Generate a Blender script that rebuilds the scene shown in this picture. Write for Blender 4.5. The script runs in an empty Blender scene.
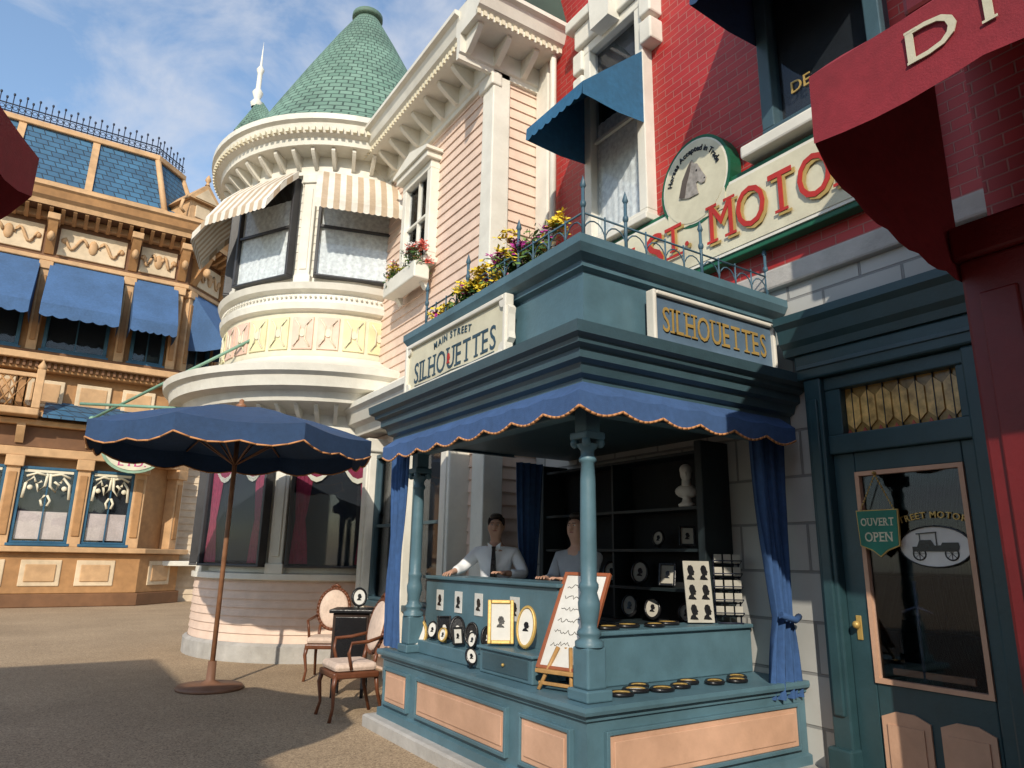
import bpy, bmesh, math, random
from mathutils import Vector, Matrix
random.seed(7)
R=math.radians
sc=bpy.context.scene
COL=sc.collection
sc.view_settings.view_transform='Standard'
sc.view_settings.look='None'
sc.view_settings.exposure=0

# ---------------------------------------------------------------- materials
MATS={}
def mat(name,col,rough=.6,var=.14,scale=5,bump=.15,bscale=40,metal=0,grime=.25,spec=.4):
    if name in MATS: return MATS[name]
    m=bpy.data.materials.new(name); m.use_nodes=True
    nt=m.node_tree; b=nt.nodes['Principled BSDF']
    b.inputs['Roughness'].default_value=rough; b.inputs['Metallic'].default_value=metal
    b.inputs['Specular IOR Level'].default_value=spec
    tc=nt.nodes.new('ShaderNodeTexCoord')
    n1=nt.nodes.new('ShaderNodeTexNoise'); n1.inputs['Scale'].default_value=scale; n1.inputs['Detail'].default_value=5
    n2=nt.nodes.new('ShaderNodeTexNoise'); n2.inputs['Scale'].default_value=.9; n2.inputs['Detail'].default_value=6; n2.inputs['Roughness'].default_value=.7
    nt.links.new(tc.outputs['Object'],n1.inputs['Vector']); nt.links.new(tc.outputs['Object'],n2.inputs['Vector'])
    r1=nt.nodes.new('ShaderNodeValToRGB'); r1.color_ramp.elements[0].position=.3; r1.color_ramp.elements[1].position=.7
    c=col
    r1.color_ramp.elements[0].color=(c[0]*(1-var),c[1]*(1-var),c[2]*(1-var),1)
    r1.color_ramp.elements[1].color=(min(1,c[0]*(1+var*.6)),min(1,c[1]*(1+var*.6)),min(1,c[2]*(1+var*.6)),1)
    nt.links.new(n1.outputs['Fac'],r1.inputs['Fac'])
    mx=nt.nodes.new('ShaderNodeMixRGB'); mx.blend_type='MULTIPLY'
    r2=nt.nodes.new('ShaderNodeValToRGB'); r2.color_ramp.elements[0].position=.35; r2.color_ramp.elements[1].position=.62
    r2.color_ramp.elements[0].color=(1-grime,1-grime*1.05,1-grime*1.15,1); r2.color_ramp.elements[1].color=(1,1,1,1)
    nt.links.new(n2.outputs['Fac'],r2.inputs['Fac'])
    mx.inputs[0].default_value=1; nt.links.new(r1.outputs[0],mx.inputs[1]); nt.links.new(r2.outputs[0],mx.inputs[2])
    nt.links.new(mx.outputs[0],b.inputs['Base Color'])
    rr=nt.nodes.new('ShaderNodeMapRange'); rr.inputs[3].default_value=max(.05,rough-.1); rr.inputs[4].default_value=min(1,rough+.15)
    nt.links.new(n2.outputs['Fac'],rr.inputs[0]); nt.links.new(rr.outputs[0],b.inputs['Roughness'])
    if bump>0:
        n3=nt.nodes.new('ShaderNodeTexNoise'); n3.inputs['Scale'].default_value=bscale; n3.inputs['Detail'].default_value=3
        nt.links.new(tc.outputs['Object'],n3.inputs['Vector'])
        bp=nt.nodes.new('ShaderNodeBump'); bp.inputs['Strength'].default_value=bump; bp.inputs['Distance'].default_value=.01
        nt.links.new(n3.outputs['Fac'],bp.inputs['Height']); nt.links.new(bp.outputs[0],b.inputs['Normal'])
    MATS[name]=m; return m

def brickmat(name,c1,c2,mortar,bw,bh,ms,mode='obj',off=.5,bumpd=.012,rough=.6,var=.2):
    m=bpy.data.materials.new(name); m.use_nodes=True
    nt=m.node_tree; b=nt.nodes['Principled BSDF']; b.inputs['Roughness'].default_value=rough
    tc=nt.nodes.new('ShaderNodeTexCoord')
    if mode=='obj':
        s=nt.nodes.new('ShaderNodeSeparateXYZ'); c=nt.nodes.new('ShaderNodeCombineXYZ'); ad=nt.nodes.new('ShaderNodeMath'); ad.operation='ADD'
        nt.links.new(tc.outputs['Object'],s.inputs[0]); nt.links.new(s.outputs[0],ad.inputs[0]); nt.links.new(s.outputs[1],ad.inputs[1])
        nt.links.new(ad.outputs[0],c.inputs[0]); nt.links.new(s.outputs[2],c.inputs[1]); vec=c.outputs[0]
    else: vec=tc.outputs['UV']
    br=nt.nodes.new('ShaderNodeTexBrick'); br.offset=off
    br.inputs['Scale'].default_value=1; br.inputs['Brick Width'].default_value=bw; br.inputs['Row Height'].default_value=bh
    br.inputs['Mortar Size'].default_value=ms; br.inputs['Mortar Smooth'].default_value=.3; br.inputs['Bias'].default_value=0
    br.inputs['Color1'].default_value=(*c1,1); br.inputs['Color2'].default_value=(*c2,1); br.inputs['Mortar'].default_value=(*mortar,1)
    nt.links.new(vec,br.inputs['Vector'])
    n=nt.nodes.new('ShaderNodeTexNoise'); n.inputs['Scale'].default_value=1.3; n.inputs['Detail'].default_value=8; nt.links.new(tc.outputs['Object'],n.inputs['Vector'])
    r2=nt.nodes.new('ShaderNodeValToRGB'); r2.color_ramp.elements[0].position=.3; r2.color_ramp.elements[1].position=.7
    r2.color_ramp.elements[0].color=(1-var,1-var,1-var,1); r2.color_ramp.elements[1].color=(1,1,1,1); nt.links.new(n.outputs['Fac'],r2.inputs['Fac'])
    mx=nt.nodes.new('ShaderNodeMixRGB'); mx.blend_type='MULTIPLY'; mx.inputs[0].default_value=1
    nt.links.new(br.outputs['Color'],mx.inputs[1]); nt.links.new(r2.outputs[0],mx.inputs[2]); nt.links.new(mx.outputs[0],b.inputs['Base Color'])
    bp=nt.nodes.new('ShaderNodeBump'); bp.invert=True; bp.inputs['Strength'].default_value=.8; bp.inputs['Distance'].default_value=bumpd
    nt.links.new(br.outputs['Fac'],bp.inputs['Height']); nt.links.new(bp.outputs[0],b.inputs['Normal'])
    return m

def glassmat(name,tint=(.93,.96,1),refl=.05):
    m=bpy.data.materials.new(name); m.use_nodes=True; nt=m.node_tree; nt.nodes.clear()
    o=nt.nodes.new('ShaderNodeOutputMaterial'); g=nt.nodes.new('ShaderNodeBsdfGlossy'); g.inputs['Roughness'].default_value=.03
    t=nt.nodes.new('ShaderNodeBsdfTransparent'); t.inputs[0].default_value=(*tint,1); mx=nt.nodes.new('ShaderNodeMixShader')
    fr=nt.nodes.new('ShaderNodeLayerWeight'); fr.inputs['Blend'].default_value=.08
    ad=nt.nodes.new('ShaderNodeMath'); ad.operation='ADD'; ad.inputs[1].default_value=refl*.5
    nt.links.new(fr.outputs['Fresnel'],ad.inputs[0])
    nt.links.new(ad.outputs[0],mx.inputs[0]); nt.links.new(t.outputs[0],mx.inputs[1]); nt.links.new(g.outputs[0],mx.inputs[2]); nt.links.new(mx.outputs[0],o.inputs[0])
    return m

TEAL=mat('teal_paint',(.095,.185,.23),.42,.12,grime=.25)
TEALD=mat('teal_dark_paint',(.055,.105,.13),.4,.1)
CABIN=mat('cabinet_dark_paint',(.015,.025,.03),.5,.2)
TEALDOOR=mat('door_teal_paint',(.03,.075,.09),.35,.1)
PEACH=mat('peach_paint',(.66,.4,.27),.5,.1)
PINK=mat('pink_siding_paint',(.76,.575,.46),.6,.08,grime=.14)
WHITE=mat('white_trim_paint',(.76,.73,.64),.5,.06,grime=.16)
CREAM=mat('cream_paint',(.72,.66,.5),.55,.08,grime=.12)
YELLOW=mat('yellow_panel_paint',(.76,.7,.42),.55,.08)
PINKP=mat('pink_panel_paint',(.78,.54,.43),.55,.08)
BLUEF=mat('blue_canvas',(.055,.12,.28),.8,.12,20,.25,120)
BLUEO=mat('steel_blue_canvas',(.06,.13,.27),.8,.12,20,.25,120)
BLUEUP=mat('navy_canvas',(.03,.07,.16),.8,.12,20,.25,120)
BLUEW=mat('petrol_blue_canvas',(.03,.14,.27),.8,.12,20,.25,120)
CURT=mat('blue_curtain_cloth',(.04,.1,.25),.85,.15,20,.2,150)
ORANGE=mat('orange_trim',(.65,.3,.12),.7)
GOLD=mat('gold_paint',(.58,.39,.12),.4,.1,metal=.3)
BLACK=mat('black_lacquer',(.012,.012,.014),.25,.1)
IRON=mat('blue_iron',(.06,.13,.18),.45)
IRONB=mat('black_iron',(.02,.025,.05),.5)
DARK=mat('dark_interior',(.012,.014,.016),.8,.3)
GREENS=mat('sign_green',(.01,.12,.06),.5)
GREENP=mat('pale_sign_green',(.28,.42,.3),.5)
GREEND=mat('hanging_sign_green',(.02,.2,.14),.5)
SIGNC=mat('sign_cream',(.7,.66,.49),.5,.06)
REDL=mat('red_lettering',(.5,.03,.02),.5)
BLUEL=mat('blue_lettering',(.03,.075,.11),.5)
OCH=mat('ochre_paint',(.43,.225,.09),.6,.16)
OCHL=mat('light_ochre_paint',(.6,.37,.19),.6,.14)
OCHD=mat('brown_paint',(.19,.09,.04),.6,.14)
CREAMP=mat('cream_panel_paint',(.7,.55,.37),.6,.1)
BLUEWIN=mat('blue_window_paint',(.03,.11,.19),.4)
REDSHOP=mat('maroon_paint',(.16,.012,.014),.38,.12)
REDAWN=mat('maroon_canvas',(.29,.024,.036),.75,.12,20,.2,120)
MAROON=mat('maroon_drape',(.3,.025,.06),.8,.2,20)
WOOD=mat('chair_wood',(.16,.055,.025),.35,.25,12)
POLEW=mat('pole_wood',(.3,.14,.07),.45,.25,12)
BASEM=mat('parasol_base_metal',(.22,.11,.065),.5)
TANW=mat('easel_wood',(.5,.28,.1),.5,.2,14)
UPH=mat('cream_upholstery',(.72,.56,.46),.85,.12,30)
LACE=mat('lace_curtain',(.88,.83,.72),.9,.25,16,grime=.1)
SKIN=mat('skin',(.6,.35,.25),.5,.08,8,.05)
HAIR=mat('dark_hair',(.025,.016,.012),.6,.2,30)
SHIRT=mat('white_shirt',(.82,.84,.87),.8,.04,12,grime=.05)
PANTS=mat('dark_trousers',(.02,.02,.025),.85)
PAPER=mat('white_paper',(.72,.71,.67),.7,.04)
PLASTER=mat('white_plaster',(.82,.8,.75),.7,.05)
LEAF=mat('leaf_green',(.06,.14,.03),.6,.5,9)
LEAF2=mat('leaf_bright',(.14,.25,.05),.6,.4,9)
FY=mat('yellow_petals',(.85,.65,.05),.6); FP=mat('magenta_petals',(.5,.04,.3),.6); FW=mat('white_petals',(.8,.75,.72),.6); FR=mat('coral_petals',(.75,.17,.13),.6)
STRIPE=mat('beige_stripe_canvas',(.52,.4,.28),.8,.08,20); WHITEC=mat('white_canvas',(.76,.72,.64),.8,.06,20)
STONEB=mat('stone_plinth',(.45,.43,.4),.8,.15,6,.4)
AMBER=mat('amber_stained_glass',(.8,.5,.17),.2,.5,14,.1)
AMBERD=mat('olive_stained_glass',(.4,.25,.07),.2,.5,14,.1)
AMBER2=mat('red_stained_glass',(.55,.12,.08),.2,.4,14,.1)
LEAD=mat('lead_came',(.03,.03,.03),.5)
VERD=mat('verdigris_pole',(.2,.36,.26),.5)
SASHD=mat('window_sash_dark',(.05,.05,.055),.4)
CARD=mat('aged_card',(.5,.48,.42),.7)
BRICK=brickmat('painted_red_brick',(.5,.027,.023),(.41,.022,.018),(.46,.15,.12),.23,.082,.006,rough=.5,var=.26)
STONE=brickmat('pale_stone_blocks',(.54,.54,.51),(.48,.48,.45),(.28,.28,.27),.62,.36,.012,bumpd=.03,rough=.85,var=.25)
SHING=brickmat('green_shingles',(.19,.31,.24),(.14,.25,.19),(.05,.09,.07),.19,.13,.012,mode='uv',bumpd=.03,rough=.85,var=.4)
SLATE=brickmat('blue_slates',(.05,.16,.28),(.035,.11,.2),(.015,.03,.05),.32,.2,.015,bumpd=.03,rough=.6,var=.3)
GLASS=glassmat('window_glass')
CLAP=mat('cream_clapboard_paint',(.66,.53,.38),.65,.1)

# ---------------------------------------------------------------- builder
class M:
    def __init__(s,origin=(0,0,0),ang=0.0):
        s.bm=bmesh.new(); s.mats=[]; s.uv=s.bm.loops.layers.uv.new('UVMap'); s.fr(origin,ang)
    def fr(s,origin=(0,0,0),ang=0.0):
        s.m=Matrix.Translation(Vector(origin))@Matrix.Rotation(ang,4,'Z'); return s
    def mi(s,mt):
        if mt not in s.mats: s.mats.append(mt)
        return s.mats.index(mt)
    def v(s,p): return s.bm.verts.new(s.m@Vector(p))
    def face(s,vs,mt,smooth=False):
        try: f=s.bm.faces.new(vs)
        except ValueError: return None
        f.material_index=s.mi(mt); f.smooth=smooth; return f
    def poly(s,pts,mt): return s.face([s.v(p) for p in pts],mt)
    def box(s,x0,x1,y0,y1,z0,z1,mt,bev=0.0):
        if x0>x1:x0,x1=x1,x0
        if y0>y1:y0,y1=y1,y0
        v=[s.v((x,y,z)) for z in (z0,z1) for y in (y0,y1) for x in (x0,x1)]
        fs=[s.face([v[i] for i in q],mt) for q in [(0,2,3,1),(4,5,7,6),(0,1,5,4),(2,6,7,3),(0,4,6,2),(1,3,7,5)]]
        if bev>0:
            es=list({e for f in fs for e in f.edges})
            r=bmesh.ops.bevel(s.bm,geom=es,offset=bev,segments=2,affect='EDGES',profile=.5)
            k=s.mi(mt)
            for f in r['faces']: f.material_index=k
        return s
    def prism(s,pts,axis,a0,a1,mt):
        def P(p,a):
            if axis=='y': return (p[0],a,p[1])
            if axis=='x': return (a,p[0],p[1])
            return (p[0],p[1],a)
        A=[s.v(P(p,a0)) for p in pts]; B=[s.v(P(p,a1)) for p in pts]
        s.face(A,mt); s.face(B[::-1],mt)
        n=len(pts)
        for i in range(n): s.face([A[i],B[i],B[(i+1)%n],A[(i+1)%n]],mt)
        return s
    def lathe(s,c,prof,mt,seg=24,a0=0,a1=360,smooth=True,ml=None):
        full=abs(a1-a0)>=359.9
        n=seg if full else seg+1
        rings=[]
        for (r,z) in prof:
            rings.append([s.v((c[0]+r*math.sin(R(a0+(a1-a0)*i/seg)),c[1]+r*math.cos(R(a0+(a1-a0)*i/seg)),c[2]+z)) for i in range(n)])
        d=0; rm=max(p[0] for p in prof)
        for j in range(len(prof)-1):
            L=math.hypot(prof[j+1][0]-prof[j][0],prof[j+1][1]-prof[j][1])
            for i in range(seg):
                k=(i+1)%n if full else i+1
                f=s.face([rings[j][i],rings[j+1][i],rings[j+1][k],rings[j][k]],ml[j] if ml else mt,smooth)
                if f:
                    u0=i/seg*rm*2*math.pi*(a1-a0)/360*.6; u1=(i+1)/seg*rm*2*math.pi*(a1-a0)/360*.6
                    for l,uv in zip(f.loops,[(u0,d),(u0,d+L),(u1,d+L),(u1,d)]): l[s.uv].uv=uv
            d+=L
        return s
    def cyl(s,c,r,h,mt,seg=16,r2=None):
        r2=r if r2 is None else r2
        return s.lathe(c,[(0.0001,0),(r,0),(r2,h),(0.0001,h)],mt,seg,smooth=False)
    def tube(s,pts,r,mt,seg=8,r2=None):
        pts=[Vector(p) for p in pts]; n=len(pts); rings=[]
        for i,p in enumerate(pts):
            d=(pts[min(i+1,n-1)]-pts[max(i-1,0)]).normalized()
            up=Vector((0,0,1)) if abs(d.z)<.9 else Vector((1,0,0))
            a=d.cross(up).normalized(); b=d.cross(a)
            rr=r if r2 is None else r+(r2-r)*i/(n-1)
            if isinstance(r,(list,tuple)): rr=r[i]
            rings.append([s.v(p+(a*math.cos(2*math.pi*k/seg)+b*math.sin(2*math.pi*k/seg))*rr) for k in range(seg)])
        for j in range(n-1):
            for k in range(seg): s.face([rings[j][k],rings[j][(k+1)%seg],rings[j+1][(k+1)%seg],rings[j+1][k]],mt,True)
        s.face(rings[0][::-1],mt); s.face(rings[-1],mt); return s
    def ell(s,c,rx,ry,rz,mt,seg=12,ring=8):
        prof=[(math.sin(math.pi*i/ring),-math.cos(math.pi*i/ring)) for i in range(ring+1)]
        om=s.m; s.m=om@Matrix.Translation(Vector(c))@Matrix.Diagonal((rx,ry,rz,1))
        s.lathe((0,0,0),[(max(p[0],.001),p[1]) for p in prof],mt,seg); s.m=om; return s
    def ovalring(s,c,rx,rz,t,d,mt,seg=28):
        A=[];
        for i in range(seg):
            a=2*math.pi*i/seg; q=[]
            for (k,dy) in ((t,0),(t*.5,-d),(0,-d*.8),(-.0,0)):
                q.append(s.v((c[0]+(rx+k-t*.5)*math.cos(a),c[1]+dy,c[2]+(rz+k-t*.5)*math.sin(a))))
            A.append(q)
        for i in range(seg):
            j=(i+1)%seg
            for k in range(3): s.face([A[i][k],A[j][k],A[j][k+1],A[i][k+1]],mt,True)
        return s
    def disc(s,c,rx,rz,mt,seg=28,th=0.0):
        pts=[(c[0]+rx*math.cos(2*math.pi*i/seg),c[2]+rz*math.sin(2*math.pi*i/seg)) for i in range(seg)]
        if th>0: s.prism(pts,'y',c[1]-th,c[1],mt)
        else: s.poly([(p[0],c[1],p[1]) for p in pts],mt)
        return s
    def loft(s,path,prof,mt,closed=False,ml=None):
        n=len(path); offs=[]
        for i in range(n):
            ns=[]
            for (a,b) in ((i-1,i),(i,i+1)):
                if closed or (a>=0 and b<n):
                    p=Vector(path[a%n]); q=Vector(path[b%n]); d=(q-p).normalized(); ns.append(Vector((-d.y,d.x)))
            if len(ns)==1: offs.append(ns[0])
            else: offs.append((ns[0]+ns[1])/(1+ns[0].dot(ns[1])))
        G=[[s.v((path[i][0]+offs[i].x*o,path[i][1]+offs[i].y*o,z)) for (o,z) in prof] for i in range(n)]
        for i in range(n if closed else n-1):
            for k in range(len(prof)-1):
                s.face([G[i][k],G[i][k+1],G[(i+1)%n][k+1],G[(i+1)%n][k]],ml[k] if ml else mt)
        return s
    def band(s,path,o,z0,z1,mt):
        return s.loft(path,[(-.02,z0),(o-.02,z0),(o,z0+.02),(o,z1-.02),(o-.02,z1),(-.02,z1)],mt)
    def siding(s,x0,x1,y,z0,z1,mt,step=.14,lap=.022):
        z=z0
        while z<z1-.001:
            zt=min(z+step,z1)
            s.poly([(x0,y-lap,z),(x1,y-lap,z),(x1,y-.002,zt),(x0,y-.002,zt)],mt)
            s.poly([(x0,y-.002,z),(x1,y-.002,z),(x1,y-lap,z),(x0,y-lap,z)],mt)
            z=zt
        return s
    def text(s,body,size,c,mt,offset=0.0,ext=.004,sx=1,rot=0,sz=1):
        me,w,bb=textmesh(body,size,offset,ext)
        k=s.mi(mt); vs=[]
        ca,sa=math.cos(rot),math.sin(rot)
        for v in me.vertices:
            X=v.co.x*sx; Z=v.co.y*sz
            vs.append(s.v((c[0]+X*ca-Z*sa,c[1]-v.co.z,c[2]+X*sa+Z*ca)))
        for p in me.polygons:
            try: f=s.bm.faces.new([vs[i] for i in p.vertices]); f.material_index=k
            except ValueError: pass
        return s
    def stext(s,body,x0,x1,y,zc,h,mt,offset=0.0,ext=.004,gap=.16,serif=True,dx=0,dz=0):
        bH=textmesh('H',1.0,0,.001)[2]; size=h/(bH[3]-bH[2])
        lay=[];tot=0
        for ch in body:
            if ch==' ': lay.append((ch,None,h*.35)); tot+=h*.35; continue
            me,w,bb=textmesh(ch,size,offset,ext); lay.append((ch,bb,bb[1]-bb[0])); tot+=bb[1]-bb[0]
        tot+=gap*h*(len(body)-1); k=(x1-x0)/tot; x=x0
        SER={'I':[(.5,'tb')],'L':[(.12,'tb')],'H':[(.12,'tb'),(.88,'tb')],'T':[(.5,'b')],'U':[(.12,'t'),(.88,'t')],'E':[(.12,'tb')],'M':[(.1,'tb'),(.9,'tb')],'R':[(.12,'tb'),(.92,'b')],'N':[(.1,'tb'),(.9,'t')],'A':[(.08,'b'),(.92,'b')],'D':[(.12,'tb')],'P':[(.12,'tb')]}
        for ch,bb,w in lay:
            wk=w*k
            if bb:
                cx=x+wk/2+dx; mid=(bb[0]+bb[1])/2; zz=zc+dz-(bb[2]+bb[3])/2
                if ch=='.': zz=zc+dz-h/2-bb[2]
                s.text(ch,size,(cx-mid*k,y,zz),mt,offset,ext,k)
                if serif:
                    for fx,tb in SER.get(ch,[]):
                        sxp=x+dx+wk*fx; L=h*.17; T=h*.07
                        if 't' in tb: s.box(sxp-L,sxp+L,y-ext-.0008,y,zc+dz+h/2-T,zc+dz+h/2+offset,mt)
                        if 'b' in tb: s.box(sxp-L,sxp+L,y-ext-.0008,y,zc+dz-h/2-offset,zc+dz-h/2+T,mt)
            x+=wk+gap*h*k
        return s
    def arctext(s,body,size,c,rad,mid,mt,offset=0,spc=1.0,sq=1.0):
        ws=[]
        for ch in body: ws.append(textmesh(ch,size,offset,.004)[1]+size*.12 if ch!=' ' else size*.35)
        tot=sum(ws)*spc; a=mid+tot/rad/2
        for ch,w in zip(body,ws):
            aa=a-(w*spc/2)/rad
            if ch!=' ': s.text(ch,size,(c[0]+rad*math.cos(aa),c[1],c[2]+rad*sq*math.sin(aa)),mt,offset,rot=aa-math.pi/2)
            a-=w*spc/rad
        return s
    def awning(s,w,zt,zb,pr,val,mats,n,trim=None,y0=0,sc=.03,cx=0,bulge=0.0,sides=True):
        K=4
        for i in range(n):
            mt=mats[i%len(mats)]
            xs=[cx-w/2+w*(i+k/K)/n for k in range(K+1)]
            sl=[(0,zt),(.5,(zt+zb)/2+bulge),(1,zb)]
            for k in range(K):
                for a in range(2):
                    s.poly([(xs[k],y0-pr*sl[a][0],sl[a][1]),(xs[k],y0-pr*sl[a+1][0],sl[a+1][1]),(xs[k+1],y0-pr*sl[a+1][0],sl[a+1][1]),(xs[k+1],y0-pr*sl[a][0],sl[a][1])],mt)
                za=zb-val-sc*math.sin(math.pi*k/K); zc=zb-val-sc*math.sin(math.pi*(k+1)/K)
                s.poly([(xs[k],y0-pr,zb),(xs[k],y0-pr-.01,za),(xs[k+1],y0-pr-.01,zc),(xs[k+1],y0-pr,zb)],mt)
                if trim: s.poly([(xs[k],y0-pr-.014,za+.012),(xs[k],y0-pr-.014,za-.014),(xs[k+1],y0-pr-.014,zc-.014),(xs[k+1],y0-pr-.014,zc+.012)],trim)
        if sides:
          for sg,mt in ((-1,mats[0]),(1,mats[(n-1)%len(mats)])):
            x=cx+sg*w/2
            s.poly([(x,y0,zt),(x,y0-pr*.5,(zt+zb)/2+bulge),(x,y0-pr,zb),(x,y0,zb)],mt)
            s.poly([(x,y0,zb),(x,y0-pr,zb),(x,y0-pr,zb-val),(x,y0-pr*.5,zb-val-sc),(x,y0,zb-val)],mt)
        return s
    def drape(s,x0,x1,y,z0,z1,mt,folds=6,amp=.03,tie=None,pinch=.35,nz=14,lean=0):
        nx=folds*6; G=[]
        xc=(x0+x1)/2+lean
        for j in range(nz+1):
            z=z1+(z0-z1)*j/nz; row=[]
            k=1.0
            if tie is not None:
                d=abs(z-tie)/(max(z1-tie,.01) if z>tie else max(tie-z0,.01)); k=pinch+(1-pinch)*min(1,d)**.7
                if z<tie: k=pinch+(1-pinch)*.8*min(1,d)**.6
            for i in range(nx+1):
                t=i/nx; x=x0+(x1-x0)*t; x=xc+(x-xc)*k if tie is not None else x
                row.append(s.v((x,y+amp*math.sin(t*folds*2*math.pi+.4*math.sin(j*.5))*(.6+.4*math.sin(t*17+j*.2)),z)))
            G.append(row)
        for j in range(nz):
            for i in range(nx): s.face([G[j][i],G[j+1][i],G[j+1][i+1],G[j][i+1]],mt,True)
        return s
    def done(s,name,parent=None,org=None,label=None,cat=None,group=None,kind=None):
        if parent is not None: org=Vector(ORG[parent.name])
        elif org is None: org=Vector((0,0,0))
        org=Vector(org)
        for v in s.bm.verts: v.co-=org
        bmesh.ops.recalc_face_normals(s.bm,faces=s.bm.faces[:])
        me=bpy.data.meshes.new(name); s.bm.to_mesh(me); s.bm.free()
        for mt in s.mats: me.materials.append(mt)
        ob=bpy.data.objects.new(name,me); COL.objects.link(ob)
        if parent is not None: ob.parent=parent; ORG[ob.name]=tuple(org)
        else: ob.location=org; ORG[ob.name]=tuple(org)
        tag(ob,label,cat,group,kind); return ob
ORG={}
def tag(ob,label=None,cat=None,group=None,kind=None):
    if label: ob['label']=label
    if cat: ob['category']=cat
    if group: ob['group']=group
    if kind: ob['kind']=kind
def thing(name,label,cat,org=(0,0,0),group=None,local=False,rot=0):
    e=bpy.data.objects.new(name,None); e.empty_display_size=.2; e.location=org; e.rotation_euler=(0,0,rot); COL.objects.link(e)
    ORG[e.name]=(0,0,0) if local else tuple(org); tag(e,label,cat,group); return e
_tc={}
def textmesh(body,size,offset,ext):
    k=(body,round(size,5),offset,ext)
    if k in _tc: return _tc[k]
    cu=bpy.data.curves.new('txt','FONT'); cu.body=body; cu.size=size; cu.offset=offset; cu.extrude=ext; cu.align_x='CENTER'; cu.align_y='CENTER'; cu.resolution_u=3
    ob=bpy.data.objects.new('txt',cu); COL.objects.link(ob); bpy.context.view_layer.update()
    dg=bpy.context.evaluated_depsgraph_get(); me=bpy.data.meshes.new_from_object(ob.evaluated_get(dg))
    X=[v.co.x for v in me.vertices] or [0]; Y=[v.co.y for v in me.vertices] or [0]
    bb=(min(X),max(X),min(Y),max(Y))
    bpy.data.objects.remove(ob); _tc[k]=(me,bb[1]-bb[0],bb); return _tc[k]
LX=-math.pi/2   # frame for a wall facing -X (local x = -Y, local y = +X)

def window(parent,origin,ang,w,z0,z1,fmat,fw=.09,depth=.12,mx=1,mz=1,lace=None,hood=None,sill=True,drapes=None,glassin=.05):
    m=M(origin,ang)
    m.box(-w/2-fw,-w/2,-depth,.05,z0,z1,fmat,.01); m.box(w/2,w/2+fw,-depth,.05,z0,z1,fmat,.01)
    m.box(-w/2-fw,w/2+fw,-depth-.003,.05,z1,z1+fw,fmat,.01); m.box(-w/2-fw,w/2+fw,-depth-.003,.05,z0-fw*.7,z0,fmat,.01)
    for i in range(1,mx+1):
        x=-w/2+w*i/(mx+1)
        m.box(x-.018,x+.018,-glassin-.03,-glassin+.012,z0,z1,fmat)
    for i in range(1,mz+1):
        z=z0+(z1-z0)*i/(mz+1)
        m.box(-w/2,w/2,-glassin-.034,-glassin+.01,z-.02,z+.02,fmat)
    if sill: m.box(-w/2-fw-.06,w/2+fw+.06,-depth-.08,.04,z0-fw*.7-.08,z0-fw*.7-.002,fmat,.012)
    if hood:
        m.box(-w/2-fw-.05,w/2+fw+.05,-depth-.1,.04,z1+fw+.002,z1+fw+.1,hood,.012)
        m.prism([(-w/2-fw-.1,z1+fw+.102),(w/2+fw+.1,z1+fw+.102),(w/2+fw+.1,z1+fw+.15),(0,z1+fw+.15+w*.22),(-w/2-fw-.1,z1+fw+.15)],'y',-depth-.14,.03,hood)
    root=m.done('window',parent)
    g=M(origin,ang); g.box(-w/2,w/2,-glassin,-glassin+.006,z0,z1,GLASS); g=g.done('pane',root)
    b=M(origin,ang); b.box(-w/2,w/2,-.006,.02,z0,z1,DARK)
    b.done('interior',root)
    if lace:
        l=M(origin,ang); l.drape(-w/2,w/2,-.026,z0,z0+(z1-z0)*lace,LACE,8,.008,nz=3); l.done('lace_curtain',root)
    if drapes:
        l=M(origin,ang)
        for a_,b_,ln in ((-w/2,-w/2+w*.24,-w*.04),(w/2-w*.24,w/2,w*.04)):
            l.drape(a_,b_,-.024,z0+.02,z1,drapes,4,.008,tie=z0+(z1-z0)*.35,pinch=.45,lean=ln)
        for k in range(2):
            cx=-w/2+w*(k+.5)/2
            for a in range(8):
                t0=a/8;t1=(a+1)/8
                for q in range(4):
                    F=lambda t,qq:z1-(.14+.38*math.sin(math.pi*t))*qq/4
                    yy=lambda qq:-.036-.006*(qq%2)
                    l.poly([(cx+w/2*(t0-.5),yy(q),F(t0,q)),(cx+w/2*(t0-.5),yy(q+1),F(t0,q+1)),(cx+w/2*(t1-.5),yy(q+1),F(t1,q+1)),(cx+w/2*(t1-.5),yy(q),F(t1,q))],drapes)
                f=lambda t:F(t,4)
                l.poly([(cx+w/2*(t0-.5),-.044,f(t0)+.015),(cx+w/2*(t0-.5),-.044,f(t0)-.06),(cx+w/2*(t1-.5),-.044,f(t1)-.06),(cx+w/2*(t1-.5),-.044,f(t1)+.015)],CREAM)
        l.done('drapes',root)
    return root

def bracket(m,x,y,zt,h,d,w,mt):
    pts=[(0,0),(-d,0),(-d,-h*.16)]
    for i in range(7):
        a=i/6; pts.append((-d+d*.35*math.sin(a*math.pi/2)+ (d*.55)*a*a,-h*.16-h*.84*a))
    pts.append((0,-h))
    m.prism([(y+p[0],zt+p[1]) for p in pts],'x',x-w/2,x+w/2,mt)

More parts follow.
